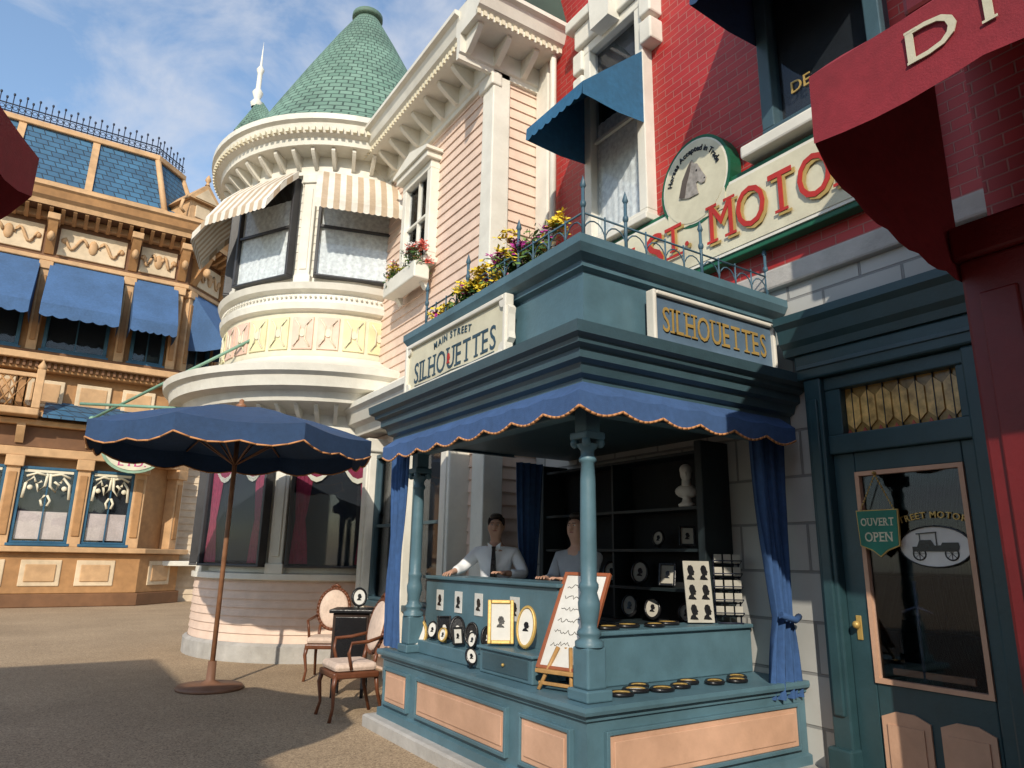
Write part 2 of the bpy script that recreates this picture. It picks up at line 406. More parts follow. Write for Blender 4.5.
# ---------------------------------------------------------------- camera, light, sky
cam=bpy.data.cameras.new('camera'); cam.lens=700/1024*36; cam.sensor_width=36; cam.clip_start=.05; cam.clip_end=2000
co=bpy.data.objects.new('camera',cam); COL.objects.link(co); sc.camera=co
p=R(14.0); yaw=R(33.0); roll=R(1.0)
f=Vector((math.sin(yaw)*math.cos(p),math.cos(yaw)*math.cos(p),math.sin(p)))
r=Vector((math.cos(yaw),-math.sin(yaw),0)); u=r.cross(f)
r2=(r*math.cos(roll)+u*math.sin(roll)); u2=(u*math.cos(roll)-r*math.sin(roll))
co.matrix_world=Matrix(((r2.x,u2.x,-f.x,0),(r2.y,u2.y,-f.y,0),(r2.z,u2.z,-f.z,1.5),(0,0,0,1)))

SUNAZ=R(180+37); SUNEL=R(31)
sd=Vector((math.sin(SUNAZ)*math.cos(SUNEL),math.cos(SUNAZ)*math.cos(SUNEL),math.sin(SUNEL)))
sl=bpy.data.lights.new('sun','SUN'); sl.energy=4.1; sl.angle=R(.5); sl.color=(1,.91,.77)
so=bpy.data.objects.new('sun',sl); COL.objects.link(so); so.rotation_euler=sd.to_track_quat('Z','Y').to_euler()
w=bpy.data.worlds.new('World'); sc.world=w; w.use_nodes=True; nt=w.node_tree
bg=nt.nodes['Background']; sky=nt.nodes.new('ShaderNodeTexSky'); sky.sky_type='NISHITA'; sky.sun_disc=False
sky.sun_elevation=SUNEL; sky.sun_rotation=SUNAZ; sky.air_density=1.2; sky.dust_density=.6; sky.ozone_density=1.5
tc=nt.nodes.new('ShaderNodeTexCoord'); mp=nt.nodes.new('ShaderNodeMapping'); mp.inputs['Scale'].default_value=(1.9,1.9,3.4); mp.inputs['Rotation'].default_value=(.3,.5,.4); mp.inputs['Location'].default_value=(.35,.1,.2)
nz=nt.nodes.new('ShaderNodeTexNoise'); nz.inputs['Scale'].default_value=2.6; nz.inputs['Detail'].default_value=13; nz.inputs['Roughness'].default_value=.58; nz.inputs['Distortion'].default_value=.35
cr=nt.nodes.new('ShaderNodeValToRGB'); cr.color_ramp.elements[0].position=.44; cr.color_ramp.elements[1].position=.68
cr.color_ramp.elements[0].color=(.05,.05,.05,1); cr.color_ramp.elements[1].color=(.85,.85,.85,1)
mx=nt.nodes.new('ShaderNodeMixRGB'); mx.inputs[2].default_value=(4.8,5.0,5.5,1)
gn=nt.nodes.new('ShaderNodeMixRGB'); gn.blend_type='MULTIPLY'; gn.inputs[0].default_value=1; gn.inputs[2].default_value=(1.35,1.45,1.5,1)
nt.links.new(tc.outputs['Generated'],mp.inputs[0]); nt.links.new(mp.outputs[0],nz.inputs['Vector']); nt.links.new(nz.outputs['Fac'],cr.inputs[0])
nt.links.new(sky.outputs[0],gn.inputs[1])
nt.links.new(cr.outputs[0],mx.inputs[0]); nt.links.new(gn.outputs[0],mx.inputs[1]); nt.links.new(mx.outputs[0],bg.inputs[0]); bg.inputs[1].default_value=.15

# ---------------------------------------------------------------- ground
gm=bpy.data.materials.new('aggregate_paving'); gm.use_nodes=True; nt=gm.node_tree; b=nt.nodes['Principled BSDF']; b.inputs['Roughness'].default_value=.85
tc=nt.nodes.new('ShaderNodeTexCoord')
vo=nt.nodes.new('ShaderNodeTexVoronoi'); vo.inputs['Scale'].default_value=95; nt.links.new(tc.outputs['Object'],vo.inputs['Vector'])
n1=nt.nodes.new('ShaderNodeTexNoise'); n1.inputs['Scale'].default_value=.5; n1.inputs['Detail'].default_value=10; n1.inputs['Roughness'].default_value=.62; nt.links.new(tc.outputs['Object'],n1.inputs['Vector'])
ra=nt.nodes.new('ShaderNodeValToRGB'); e=ra.color_ramp.elements; e[0].position=0; e[0].color=(.24,.165,.1,1); e[1].position=1; e[1].color=(.56,.42,.27,1)
sx=nt.nodes.new('ShaderNodeSeparateXYZ'); nt.links.new(vo.outputs['Color'],sx.inputs[0]); nt.links.new(sx.outputs[0],ra.inputs[0])
rb=nt.nodes.new('ShaderNodeValToRGB'); rb.color_ramp.elements[0].position=.3; rb.color_ramp.elements[1].position=.7; rb.color_ramp.elements[0].color=(.7,.68,.65,1); rb.color_ramp.elements[1].color=(1.0,.99,.97,1)
nt.links.new(n1.outputs['Fac'],rb.inputs[0])
mm=nt.nodes.new('ShaderNodeMixRGB'); mm.blend_type='MULTIPLY'; mm.inputs[0].default_value=1; nt.links.new(ra.outputs[0],mm.inputs[1]); nt.links.new(rb.outputs[0],mm.inputs[2]); nt.links.new(mm.outputs[0],b.inputs['Base Color'])
bp=nt.nodes.new('ShaderNodeBump'); bp.inputs['Strength'].default_value=.3; bp.inputs['Distance'].default_value=.006; nt.links.new(vo.outputs['Distance'],bp.inputs['Height']); nt.links.new(bp.outputs[0],b.inputs['Normal'])
m=M(); m.box(-150,150,-100,250,-.3,0,gm); m.done('ground',kind='structure')

# ---------------------------------------------------------------- red brick building (facade X=4.85)
RX=4.85
bb=thing('brick_shop_building','red brick shop building with pale stone ground floor, teal door','building',(RX,3,0))
m=M(); m.box(RX,RX+5,-6,6.9,0,3.72,STONE); m.done('stone_wall',bb)
m=M(); m.box(RX+.02,RX+5,-6,6.9,3.9,11,BRICK); m.done('brick_wall',bb)
m=M((RX,0,0),LX); m.box(-6.88,6,-.06,.3,3.722,3.9,STONEB,.02); m.done('stone_band',bb)
m=M((RX,0,0),LX); m.box(-6.9,-6.62,-.06,.3,3.9,11,WHITE,.02); m.done('corner_board',bb)
m=M((RX,0,0),LX); m.tube([(-6.5,-.06,3.9),(-6.5,-.06,11)],.045,WHITE,10)
m.done('downpipe',bb)
wn=window(bb,(RX+.02,5.28,0),LX,.78,5.05,7.55,WHITE,.12,.14,0,1,lace=.6)
m=M((RX+.02,5.28,0),LX)
m.box(-.62,.62,-.2,.05,7.68,7.95,WHITE,.02); m.box(-.72,.72,-.27,.05,7.952,8.1,WHITE,.02)
for sg in (-1,1):
    for z in (7.0,7.35): m.box(sg*.5,sg*.68,-.18,.02,z,z+.28,WHITE,.02)
m.prism([(-.16,7.6),(.16,7.6),(.2,8.2),(-.2,8.2)],'y',-.32,.02,WHITE)
m.done('window_surround',bb)
m=M((RX,5.28,0),LX); m.awning(1.0,7.05,6.2,.96,.14,[BLUEW],8,None,0,.03); m.done('awning',bb,label='petrol blue window awning with scalloped edge')
window(bb,(RX+.02,2.8,0),LX,.85,5.15,6.5,TEALD,.12,.14,0,0)
m=M((RX+.02,2.8,0),LX); m.box(-.72,.72,-.24,.05,4.93,5.05,WHITE,.02); m.done('window_sill',bb)
m=M((RX+.02,2.8,0),LX); m.text('DE',.16,(-.2,-.06,5.45),GOLD); m.done('window_lettering',bb)
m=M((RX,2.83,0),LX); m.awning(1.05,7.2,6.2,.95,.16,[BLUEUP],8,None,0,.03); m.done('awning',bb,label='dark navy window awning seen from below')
# door unit
O=(RX,2.65,0)
m=M(O,LX)
m.box(-.5,-.36,-.14,.05,.12,2.86,TEALDOOR,.012); m.box(-.47,-.39,-.16,0,.5,2.7,TEALDOOR,.01)
m.box(-.53,-.35,-.18,.05,0,.3,TEALDOOR,.015)
m.box(.62,.95,-.14,.05,.12,2.86,TEALDOOR,.015); m.box(-.36,.62,-.1,.05,2.28,2.42,TEALDOOR,.01); m.box(-.36,.62,-.1,.05,2.76,2.86,TEALDOOR,.01)
m.box(-.36,-.24,-.09,.03,2.42,2.76,TEALDOOR,.006); m.box(.56,.62,-.09,.03,2.42,2.76,TEALDOOR,.006)
m.box(-.55,1.0,-.16,.05,2.862,3.06,TEALDOOR,.015); m.prism([(0.04,3.062),(-.18,3.062),(-.19,3.12),(-.23,3.16),(-.25,3.26),(-.29,3.3),(-.29,3.36),(.04,3.4)],'x',-.62,1.1,TEALDOOR)
m.box(-.53,1.0,-.175,-.15,2.94,2.97,TEALD,.004)
df=m.done('door_frame',bb)
m=M(O,LX); m.box(-.24,.56,-.02,.03,2.42,2.76,AMBERD)
for i in range(7):
    x0=-.24+i*.1145
    m.prism([(x0+.057,2.45),(x0+.108,2.5),(x0+.108,2.68),(x0+.057,2.73),(x0+.006,2.68),(x0+.006,2.5)],'y',-.032,-.02,AMBER)
    m.prism([(x0-.006,2.42),(x0+.036,2.42),(x0+.012,2.46)],'y',-.03,-.02,AMBER2)
    m.box(x0+.054,x0+.06,-.036,-.02,2.42,2.76,LEAD)
m.done('stained_glass_transom',bb)
m=M(O,LX)
m.box(-.36,-.2,-.06,.03,.1,2.28,TEALDOOR,.008); m.box(.52,.62,-.06,.03,.1,2.28,TEALDOOR,.008)
m.box(-.2,.52,-.06,.03,2.14,2.28,TEALDOOR,.008); m.box(-.2,.52,-.06,.03,.1,.74,TEALDOOR,.008)
for a,bq in ((-.18,.13),(.19,.5)):
    m.prism([(a,.16),(bq,.16),(bq,.54),((a+bq)/2+.06,.58),((a+bq)/2-.06,.58),(a,.54)],'y',-.075,-.06,PEACH)
    m.prism([(a+.04,.2),(bq-.04,.2),(bq-.04,.5),(a+.04,.5)],'y',-.085,-.075,PEACH)
door=m.done('door',bb,label='dark teal shop door with glazed upper half and peach panels')
m=M(O,LX); t=.03
for (a,bq,c,d) in ((-.2,-.2+t,.74,2.14),(.52-t,.52,.74,2.14),(-.2+t,.52-t,.74,.74+t),(-.2+t,.52-t,2.14-t,2.14)): m.box(a,bq,-.075,-.03,c,d,PEACH)
m.done('glazing_bead',door)
m=M(O,LX); m.box(-.17,.49,-.045,-.04,.77,2.11,GLASS); m.done('pane',door)
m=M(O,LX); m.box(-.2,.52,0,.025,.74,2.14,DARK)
m.tube([(.1,-.012,.78),(.1,-.012,1.4)],.012,IRONB,6); m.tube([(.0,-.012,1.2),(.1,-.012,1.24),(.2,-.012,1.2)],.01,IRONB,6)
m.box(-.1,.4,-.02,0,.8,.84,OCHD); m.done('interior',door)
m=M(O,LX); m.ell((-.28,-.1,1.1),.026,.026,.026,GOLD); m.box(-.3,-.26,-.068,-.06,1.0,1.16,GOLD,.004); m.box(-.285,-.275,-.1,-.06,1.095,1.105,GOLD); m.done('handle',door)
# oval window sign with old car
OS=(RX,2.37,1.62)
osn=thing('shop_door_sign','white oval window sign with vintage car under gold lettering','sign',OS)
m=M(OS,LX)
m.disc((0,-.05,0),.225,.13,PAPER,th=.004); m.ovalring((0,-.056,0),.225,.13,.01,.004,BLACK); m.done('oval_board',osn)
m=M(OS,LX)
for x in (-.1,.1):
    m.ovalring((x,-.056,-.045),.04,.04,.009,.003,BLACK,16)
    for k in range(4):
        a=k*math.pi/4; m.prism([(x-.036*math.cos(a)-.002,-.045-.036*math.sin(a)),(x+.036*math.cos(a)-.002,-.045+.036*math.sin(a)),(x+.036*math.cos(a)+.002,-.043+.036*math.sin(a)),(x-.036*math.cos(a)+.002,-.043-.036*math.sin(a))],'y',-.057,-.0545,BLACK)
m.prism([(-.14,-.03),(.14,-.03),(.15,0),(.145,.025),(.05,.025),(.04,.008),(0,.008),(-.02,.042),(-.09,.042),(-.11,0),(-.14,0)],'y',-.06,-.0545,BLACK)
m.prism([(-.11,.078),(.02,.087),(.02,.094),(-.11,.085)],'y',-.06,-.0545,BLACK)
m.box(-.09,-.086,-.06,-.0545,.034,.082,BLACK); m.box(.012,.017,-.06,-.0545,.008,.088,BLACK); m.done('car_emblem',osn)
m=M(OS,LX); m.arctext('STREET MOTORS',.058,(0,-.052,-.48),.68,R(90),GOLD,.001); m.done('lettering',osn)
HS=(RX-.1,2.70,1.73)
hs=thing('hanging_sign','green hanging sign reading OUVERT OPEN on a chain on the door','sign',HS)
HP=[(-.14,.13),(.14,.13),(.13,-.1),(.05,-.13),(0,-.17),(-.05,-.13),(-.13,-.1)]
m=M(HS,LX); m.prism([(a*1.05,b*1.05) for a,b in HP],'y',-.008,.01,GOLD); m.prism(HP,'y',-.012,-.008,GREEND)
m.done('board',hs)
for wd,a_,z_,h_ in (('OUVERT',.115,.055,.05),('OPEN',.095,-.045,.06)):
    m=M(HS,LX); m.stext(wd,-a_,a_,-.012,z_,h_,SIGNC,.001,.003); m.done('lettering',hs)
m=M(HS,LX)
for s_ in (-1,1):
    for k in range(13):
        t=(k+.5)/13; m.ell((s_*.12*(1-t),.02*t,.13+.25*t),.006,.006,.011,GOLD,6,4)
m.ell((0,.02,.39),.012,.03,.012,GOLD); m.done('chain',hs)

# main painted sign on brick wall
sg=thing('painted_shop_sign','long cream sign with green border and arched horse head medallion','sign',(RX-.1,4.0,4.4))
m=M((RX,4.0,0),LX)
m.box(-1.9,1.95,-.12,0,4.1,4.88,GREENS,.01); m.box(-1.84,1.89,-.135,-.12,4.15,4.83,WHITE); m.box(-1.8,1.85,-.142,-.135,4.18,4.80,SIGNC)
m.disc((-.11,0,5.02),.43,.46,GREENS,40,.146); m.disc((-.11,-.146,5.02),.40,.43,WHITE,40,.003); m.disc((-.11,-.149,5.02),.385,.415,SIGNC,40,.005)
m.box(-.46,.24,-.15,-.13,4.6,4.798,SIGNC)
m.done('board',sg)
m=M((RX,4.0,0),LX)
m.arctext('Horses Accepted in Trade',.078,(-.11,-.158,5.0),.31,R(90),BLACK,.0012,.84,1.12); m.done('lettering',sg)
m=M((RX,4.0,0),LX); m.stext('MAIN',-1.75,-.98,-.145,4.50,.32,REDL,0,.004); m.done('lettering',sg)
for (dx_,dz_,mt_,yy_) in ((.028,-.028,GOLD,-.158),(0,0,REDL,-.165)):
    m=M((RX,4.0,0),LX); m.stext('S',-.76,-.53,yy_,4.49,.37,mt_,0,.003,dx=dx_,dz=dz_); m.stext('T.',-.5,-.2,yy_,4.53,.27,mt_,0,.003,dx=dx_,dz=dz_)
    if mt_ is REDL: m.box(-.5,-.26,yy_-.003,yy_,4.335,4.36,mt_)
    m.stext('MOTORS',0.06,1.72,yy_,4.49,.37,mt_,0,.003,dx=dx_,dz=dz_)
    m.done('lettering',sg)
m=M((RX-.158,4.11,5.04),LX)
H=[(-.2,-.12),(-.12,.02),(-.06,.14),(-.02,.22),(.02,.28),(.05,.22),(.1,.2),(.15,.1),(.22,-.02),(.2,-.07),(.15,-.07),(.1,-.02),(.07,-.03),(.08,-.12),(.1,-.17),(-.05,-.17)]
GREYH=mat('horse_grey',(.36,.33,.3),.7,.4,20)
m.prism([(a*.8-.02,b2*.85-.03) for a,b2 in H],'y',-.008,0,GREYH)
m.prism([(-.18,-.12),(-.13,.04),(-.05,.16),(-.01,.2),(-.03,.1),(-.08,-.02),(-.11,-.15)],'y',-.012,-.009,mat('horse_mane',(.1,.08,.07),.8))
m.ell((.05,-.009,.07),.012,.005,.012,BLACK); m.ell((.14,-.009,-.05),.01,.004,.008,BLACK)
m.done('horse_head_emblem',sg)

# ---------------------------------------------------------------- maroon shop on the near side
rs=thing('maroon_shopfront_building','dark maroon panelled shopfront with projecting canvas awning','building',(4.0,-1,0))
m=M(); m.box(4.0,9,-10,1.62,0,3.3,REDSHOP); m.box(4.3,9,-10,1.6,3.3,10,BRICK)
m.done('wall',rs)
m=M((4.0,0,0),LX)
m.box(-1.64,-1.3,-.06,.3,.3,3.1,REDSHOP,.02); m.box(-1.67,-1.26,-.1,.3,0,.32,REDSHOP,.02); m.box(-1.66,-1.28,-.09,.3,3.1,3.3,REDSHOP,.02)
m.box(-1.56,-1.38,-.075,-.05,.5,2.9,REDSHOP,.01); m.box(-1.3,6,-.03,.2,.2,.7,REDSHOP,.02)
m.done('pilaster',rs)
m=M((4.0,0,0),LX); m.box(-1.66,8,-.25,.3,4.6,4.9,REDSHOP,.03); m.box(-1.66,8,-.4,.3,4.9,5.1,REDSHOP,.03); m.done('cornice',rs)
m=M((4.0,0,0),LX)
NX,NS=40,8
def aw(i,j):
    x=-1.65+5.7*i/NX; t=j/NS
    z=4.55-(4.55-3.74)*t+.10*math.sin(math.pi*t)-.012*abs(math.sin(i*.9))
    return (x,-1.28*t,z)
for i in range(NX):
    for j in range(NS): m.face([m.v(aw(i,j)),m.v(aw(i,j+1)),m.v(aw(i+1,j+1)),m.v(aw(i+1,j))],REDAWN,True)
    x0=-1.65+5.7*i/NX; x1=-1.65+5.7*(i+1)/NX
    zz=lambda q:3.38-.03*abs(math.sin(q*math.pi/5))
    m.poly([(x0,-1.28,3.74),(x0,-1.29,zz(i)),(x1,-1.29,zz(i+1)),(x1,-1.28,3.74)],REDAWN)
for k in range(14):
    def E(kk,q):
        s_=kk/14; y=-1.28*(1-s_); top=4.55-(4.55-3.74)*(1-s_)+.10*math.sin(math.pi*(1-s_)); bot=3.38-.36*math.sin(s_*math.pi/2)**.6-.025*abs(math.sin(kk*1.05))
        return (-1.65-.13*math.sin(q/5*math.pi)*math.sin(s_*math.pi)**.6,y,top+(bot-top)*q/5)
    for q in range(5): m.face([m.v(E(k,q)),m.v(E(k,q+1)),m.v(E(k+1,q+1)),m.v(E(k+1,q))],REDAWN,True)
bmesh.ops.remove_doubles(m.bm,verts=m.bm.verts[:],dist=.0005)
m.done('awning',rs,label='maroon canvas awning with white letters on valance')
m=M((4.0,0,0),LX); m.stext('DI',-1.2,-.88,-1.294,3.58,.155,SIGNC,0,.003,gap=.45); m.done('awning_lettering',rs)
# building across the street, then an added unseen block
ob_=thing('unseen_street_building','tall stuccoed shop building standing across the street','building',(-9,-3,0))
m=M(); m.box(-14,-5.3,-12.5,2.75,0,6.3,CREAM); m.done('wall',ob_)
m=M(); m.box(-14,-5.0,-12.5,3.05,6.3,6.65,WHITE,.05); m.done('cornice',ob_)
for k in range(4):
    m=M(); m.box(-5.36,-5.26,-8.8+k*2.8,-7.4+k*2.8,3.6,5.6,WHITE,.02); m.box(-5.32,-5.25,-8.65+k*2.8,-7.55+k*2.8,3.75,5.45,DARK); m.done('window',ob_)
shade_block=thing('unseen_street_building','unseen taller cream block added to shade the shop door','building',(-9,-16,0))  # block added out of view so its shadow falls on the lower door
m=M(); m.box(-14,-5.3,-26,-13.0,0,11.5,CREAM); m.done('wall',shade_block)
m=M(); m.box(-14,-5.0,-26,-12.8,11.5,11.9,WHITE,.05); m.done('cornice',shade_block)

# ---------------------------------------------------------------- pink clapboard house + tower
PX=4.15; C=(4.2,12.4,0)
ph=thing('pink_clapboard_house','pink clapboard corner house with round tower and green conical roof','building',(PX,9,0))
m=M((PX,0,0),LX); m.siding(-10.9,-6.92,0,0,8.1,PINK,.15)
m.fr((PX,6.92,0),0); m.siding(0,4,0,0,8.1,PINK,.15)
m.fr(); m.box(PX+.003,PX+4,6.925,14,0,8.1,PINK)
m.done('wall',ph)
m=M((PX,0,0),LX); m.box(-7.14,-6.9,-.06,.06,0,7.95,WHITE,.015); m.fr((PX,6.92,0),0); m.box(-.065,.2,-.06,.05,0,7.95,WHITE,.015)
m.fr((PX,0,0),LX); m.box(-7.2,-6.84,-.1,.06,7.55,7.75,WHITE,.02)
m.done('corner_pilaster',ph)
def cornice_run(m,x0,x1,zb,step):
    m.prism([(0,zb-.35),(-.06,zb-.35),(-.06,zb-.28),(-.09,zb-.26),(-.09,zb),(0,zb)],'x',x0,x1,WHITE)
    m.prism([(0.03,zb),(-.5,zb),(-.5,zb+.08),(-.56,zb+.12),(-.62,zb+.28),(-.68,zb+.3),(-.68,zb+.36),(.03,zb+.42)],'x',x0,x1,WHITE)
    n=int((x1-x0)/step)
    for i in range(n+1):
        x=x0+.12+(x1-x0-.24)*i/n
        bracket(m,x,-.09,zb,.26,.32,.075,WHITE)
    n=int((x1-x0)/.09)
    for i in range(n): m.box(x0+i*.09,x0+i*.09+.045,-.53,-.49,zb+.002,zb+.07,CREAM)
m=M((PX,0,0),LX); cornice_run(m,-10.9,-6.86,8.05,.42)
m.fr((PX,6.92,0),0); cornice_run(m,-.6,3.5,8.055,.42)
m.done('cornice',ph)
m=M((PX,0,0),LX)
m.poly([(-11.5,-.6,8.46),(-6.3,-.6,8.46),(-6.9,1.6,10.6),(-11.5,1.6,10.6)],SHING)
m.poly([(-6.3,-.6,8.46),(-6.3,4,8.46),(-6.9,4,10.6),(-6.9,1.6,10.6)],SHING)
m.done('hipped_roof',ph)
wn=window(ph,(PX-.02,8.95,0),LX,.74,5.75,7.1,WHITE,.13,.13,1,1,lace=.6,hood=WHITE)
m=M((PX,8.95,0),LX)
for sg_ in (-1,1):
    bracket(m,sg_*.42,-.1,5.6,.4,.22,.1,WHITE)
m.box(-.55,.55,-.36,-.12,5.3,5.55,WHITE,.02); m.done('window_box',ph)
for x in (-9.9,-8.6,-7.4):
    m=M((PX,0,0),LX); m.box(x-.12,x+.12,-.28,.02,0,3.2,WHITE,.02); m.box(x-.16,x+.16,-.34,.02,3.0,3.2,WHITE,.02); m.box(x-.16,x+.16,-.34,.02,.0,.25,WHITE,.02)
    m.box(x-.07,x+.07,-.3,-.27,.5,2.8,WHITE,.01); m.done('shopfront_pilaster',ph)
m=M((PX,0,0),LX)
m.box(-10,-7.2,-.2,0,.2,.9,PINKP,.02); m.done('shopfront_panel',ph)
m=M((PX,0,0),LX)
m.prism([(0,3.3),(-.3,3.3),(-.34,3.42),(-.44,3.46),(-.5,3.62),(-.56,3.66),(-.56,3.74),(-.1,4.05),(0,4.05)],'x',-10.4,-7.0,WHITE)
m.done('shopfront_cornice',ph)
window(ph,(PX-.05,9.25,0),LX,1.0,.95,2.9,TEALD,.06,.12,0,1)
window(ph,(PX-.05,8.0,0),LX,.9,.95,2.9,TEALD,.06,.12,0,1)
# tower
tw=M()
def lapprof(r,z0,z1,step=.15,lap=.022):
    o=[];z=z0
    while z<z1-.001:
        zt=min(z+step,z1); o+=[(r+lap,z),(r+.002,zt)]; z=zt
    return o
R0=2.0
tw.lathe(C,[(R0+.14,0),(R0+.14,.22),(R0+.08,.26)],STONEB,64,smooth=False)
tw.lathe(C,lapprof(R0+.05,.26,1.12,.12),PINK,64,smooth=False)
tw.lathe(C,[(R0+.05,1.12),(R0+.12,1.14),(R0+.12,1.22),(R0,1.24),(R0,3.3)],WHITE,64,smooth=False)
tw.lathe(C,[(R0,4.5),(R0+.05,4.55),(R0+.05,5.3),(R0,5.3)],CREAM,64,smooth=False)
tw.lathe(C,lapprof(R0,5.75,7.9,.15,.012),WHITE,64,smooth=False)
tower=tw.done('tower',ph,label='round corner tower with windows on two floors')
m=M()
m.lathe(C,[(R0,3.3),(R0+.08,3.32),(R0+.1,3.6),(R0+.2,3.66),(R0+.55,3.72),(R0+.6,3.86),(R0+.78,3.9),(R0+.82,4.05),(R0+.9,4.1),(R0+.92,4.2),(R0+.3,4.42),(R0+.08,4.55)],WHITE,72,smooth=False)
for k in range(29):
    a=R(150+k*7); fx,fy=math.sin(a),math.cos(a)
    m.fr((C[0]+fx*(R0+.1),C[1]+fy*(R0+.1),0),math.atan2(fx,-fy)); bracket(m,0,0,3.72,.26,.34,.06,WHITE)
m.fr()
m.lathe(C,[(R0+.02,5.28),(R0+.14,5.32),(R0+.16,5.42),(R0+.1,5.46),(R0+.08,5.6),(R0+.18,5.64),(R0+.22,5.74),(R0,5.78)],WHITE,72,smooth=False)
for k in range(90):
    a=R(150+k*2.2); m.ell((C[0]+math.sin(a)*(R0+.12),C[1]+math.cos(a)*(R0+.12),5.53),.022,.022,.022,WHITE,6,4)
m.done('string_course',tower)
m=M()
m.lathe(C,[(R0,7.7),(R0+.08,7.72),(R0+.08,8.05),(R0+.42,8.08),(R0+.44,8.2),(R0+.52,8.24),(R0+.56,8.4),(R0+.62,8.44),(R0+.62,8.54),(R0+.2,8.62),(R0-.1,8.66)],WHITE,72,smooth=False)
for k in range(24):
    a=R(150+k*8.3); fx,fy=math.sin(a),math.cos(a)
    m.fr((C[0]+fx*(R0+.08),C[1]+fy*(R0+.08),0),math.atan2(fx,-fy)); bracket(m,0,0,8.06,.26,.28,.06,WHITE)
for k in range(80):
    aa=R(150+k*2.5); x_,y_=C[0]+math.sin(aa)*(R0+.55),C[1]+math.cos(aa)*(R0+.55)
    m.fr((x_,y_,0),math.atan2(math.sin(aa),-math.cos(aa))); m.box(-.03,.03,-.035,.03,8.245,8.32,CREAM)
m.done('eaves',tower)
m=M(); m.lathe(C,[(R0+.45,8.58),(2.12,8.95),(1.66,9.9),(1.16,10.9),(.64,11.9),(.25,12.6)],SHING,64)
m.lathe(C,[(.25,12.6),(.32,12.62),(.32,12.72),(.1,12.78),(.06,12.95),(.001,13.0)],mat('roof_finial_green',(.12,.2,.15),.6),20); m.done('conical_roof',tower)
def facing(deg,rad,dz=0):
    fx,fy=math.sin(R(deg)),math.cos(R(deg)); return (C[0]+fx*rad,C[1]+fy*rad,dz),math.atan2(fx,-fy)
for k in range(1,5):
    dg=173.7+45*(k-1)
    for zz in ((1.22,3.3),(5.76,7.72)):
        m=M()
        o,a=facing(dg,R0-.04); m.fr(o,a); m.box(-.11,.11,-.12,.1,zz[0],zz[1],WHITE,.015); m.box(-.14,.14,-.15,.1,zz[0],zz[0]+.15,WHITE,.015); m.box(-.14,.14,-.15,.1,zz[1]-.16,zz[1],WHITE,.015)
        m.box(-.06,.06,-.135,-.11,zz[0]+.25,zz[1]-.26,WHITE,.008)
        m.done('pilaster',tower)
for k in range(16):
    dg=160+11.25*k
    m=M(); o,a=facing(dg,R0+.04); m.fr(o,a)
    mt=(PINKP,YELLOW)[(k//2)%2]
    m.box(-.17,.17,-.03,.02,4.66,5.2,mt,.008)
    for s_ in (-1,1):
        m.tube([(-.13*s_,-.035,4.7),(-.05*s_,-.04,4.82),(-.05*s_,-.04,5.04),(-.13*s_,-.035,5.16)],.014,CREAM,5)
    m.disc((0,-.03,4.93),.05,.07,CREAM,12,.015)
    m.done('frieze_panel',tower)
for k in range(-0,3):
    dg=196.2+45*k
    o,a=facing(dg,R0+.01)
    window(tower,o,a,1.16,5.9,7.6,SASHD,.05,.1,0,1,lace=.8,sill=False)
    m=M(o,a); m.awning(1.4,7.72,6.92,.6,.15,[WHITEC,STRIPE],15,None,-.1,.02,bulge=.07,sides=False)
    # narrow striped side returns
    for sg_ in (-1,1):
        for q in range(5):
            def Q(t,z_): return (sg_*.7,-.1-.6*t,z_)
            t0=q/5; t1=(q+1)/5
            zt0=7.72-.8*t0+.14*min(t0,1-t0); zt1=7.72-.8*t1+.14*min(t1,1-t1)
            m.poly([Q(t0,zt0),Q(t1,zt1),Q(t1,zt1-.13),Q(t0,zt0-.13)],(WHITEC,STRIPE)[q%2])
    m.done('awning',tower,label='beige and white striped window awning')
    window(tower,o,a,1.22,1.35,3.15,SASHD,.05,.1,0,0,drapes=MAROON,sill=False)
fp=thing('flag_pole','pale green slanted flag pole fixed to the tower wall','flagpole',(2.5,11.3,4.9))
m=M(); m.tube([(2.55,11.3,5.0),(.4,13.5,3.65)],.025,VERD,8); m.ell((.4,13.5,3.65),.05,.05,.05,VERD); m.done('pole',fp)
m=M(); m.tube([(2.3,11.8,3.75),(.2,13.6,3.9)],.025,VERD,8); m.done('brace',fp)

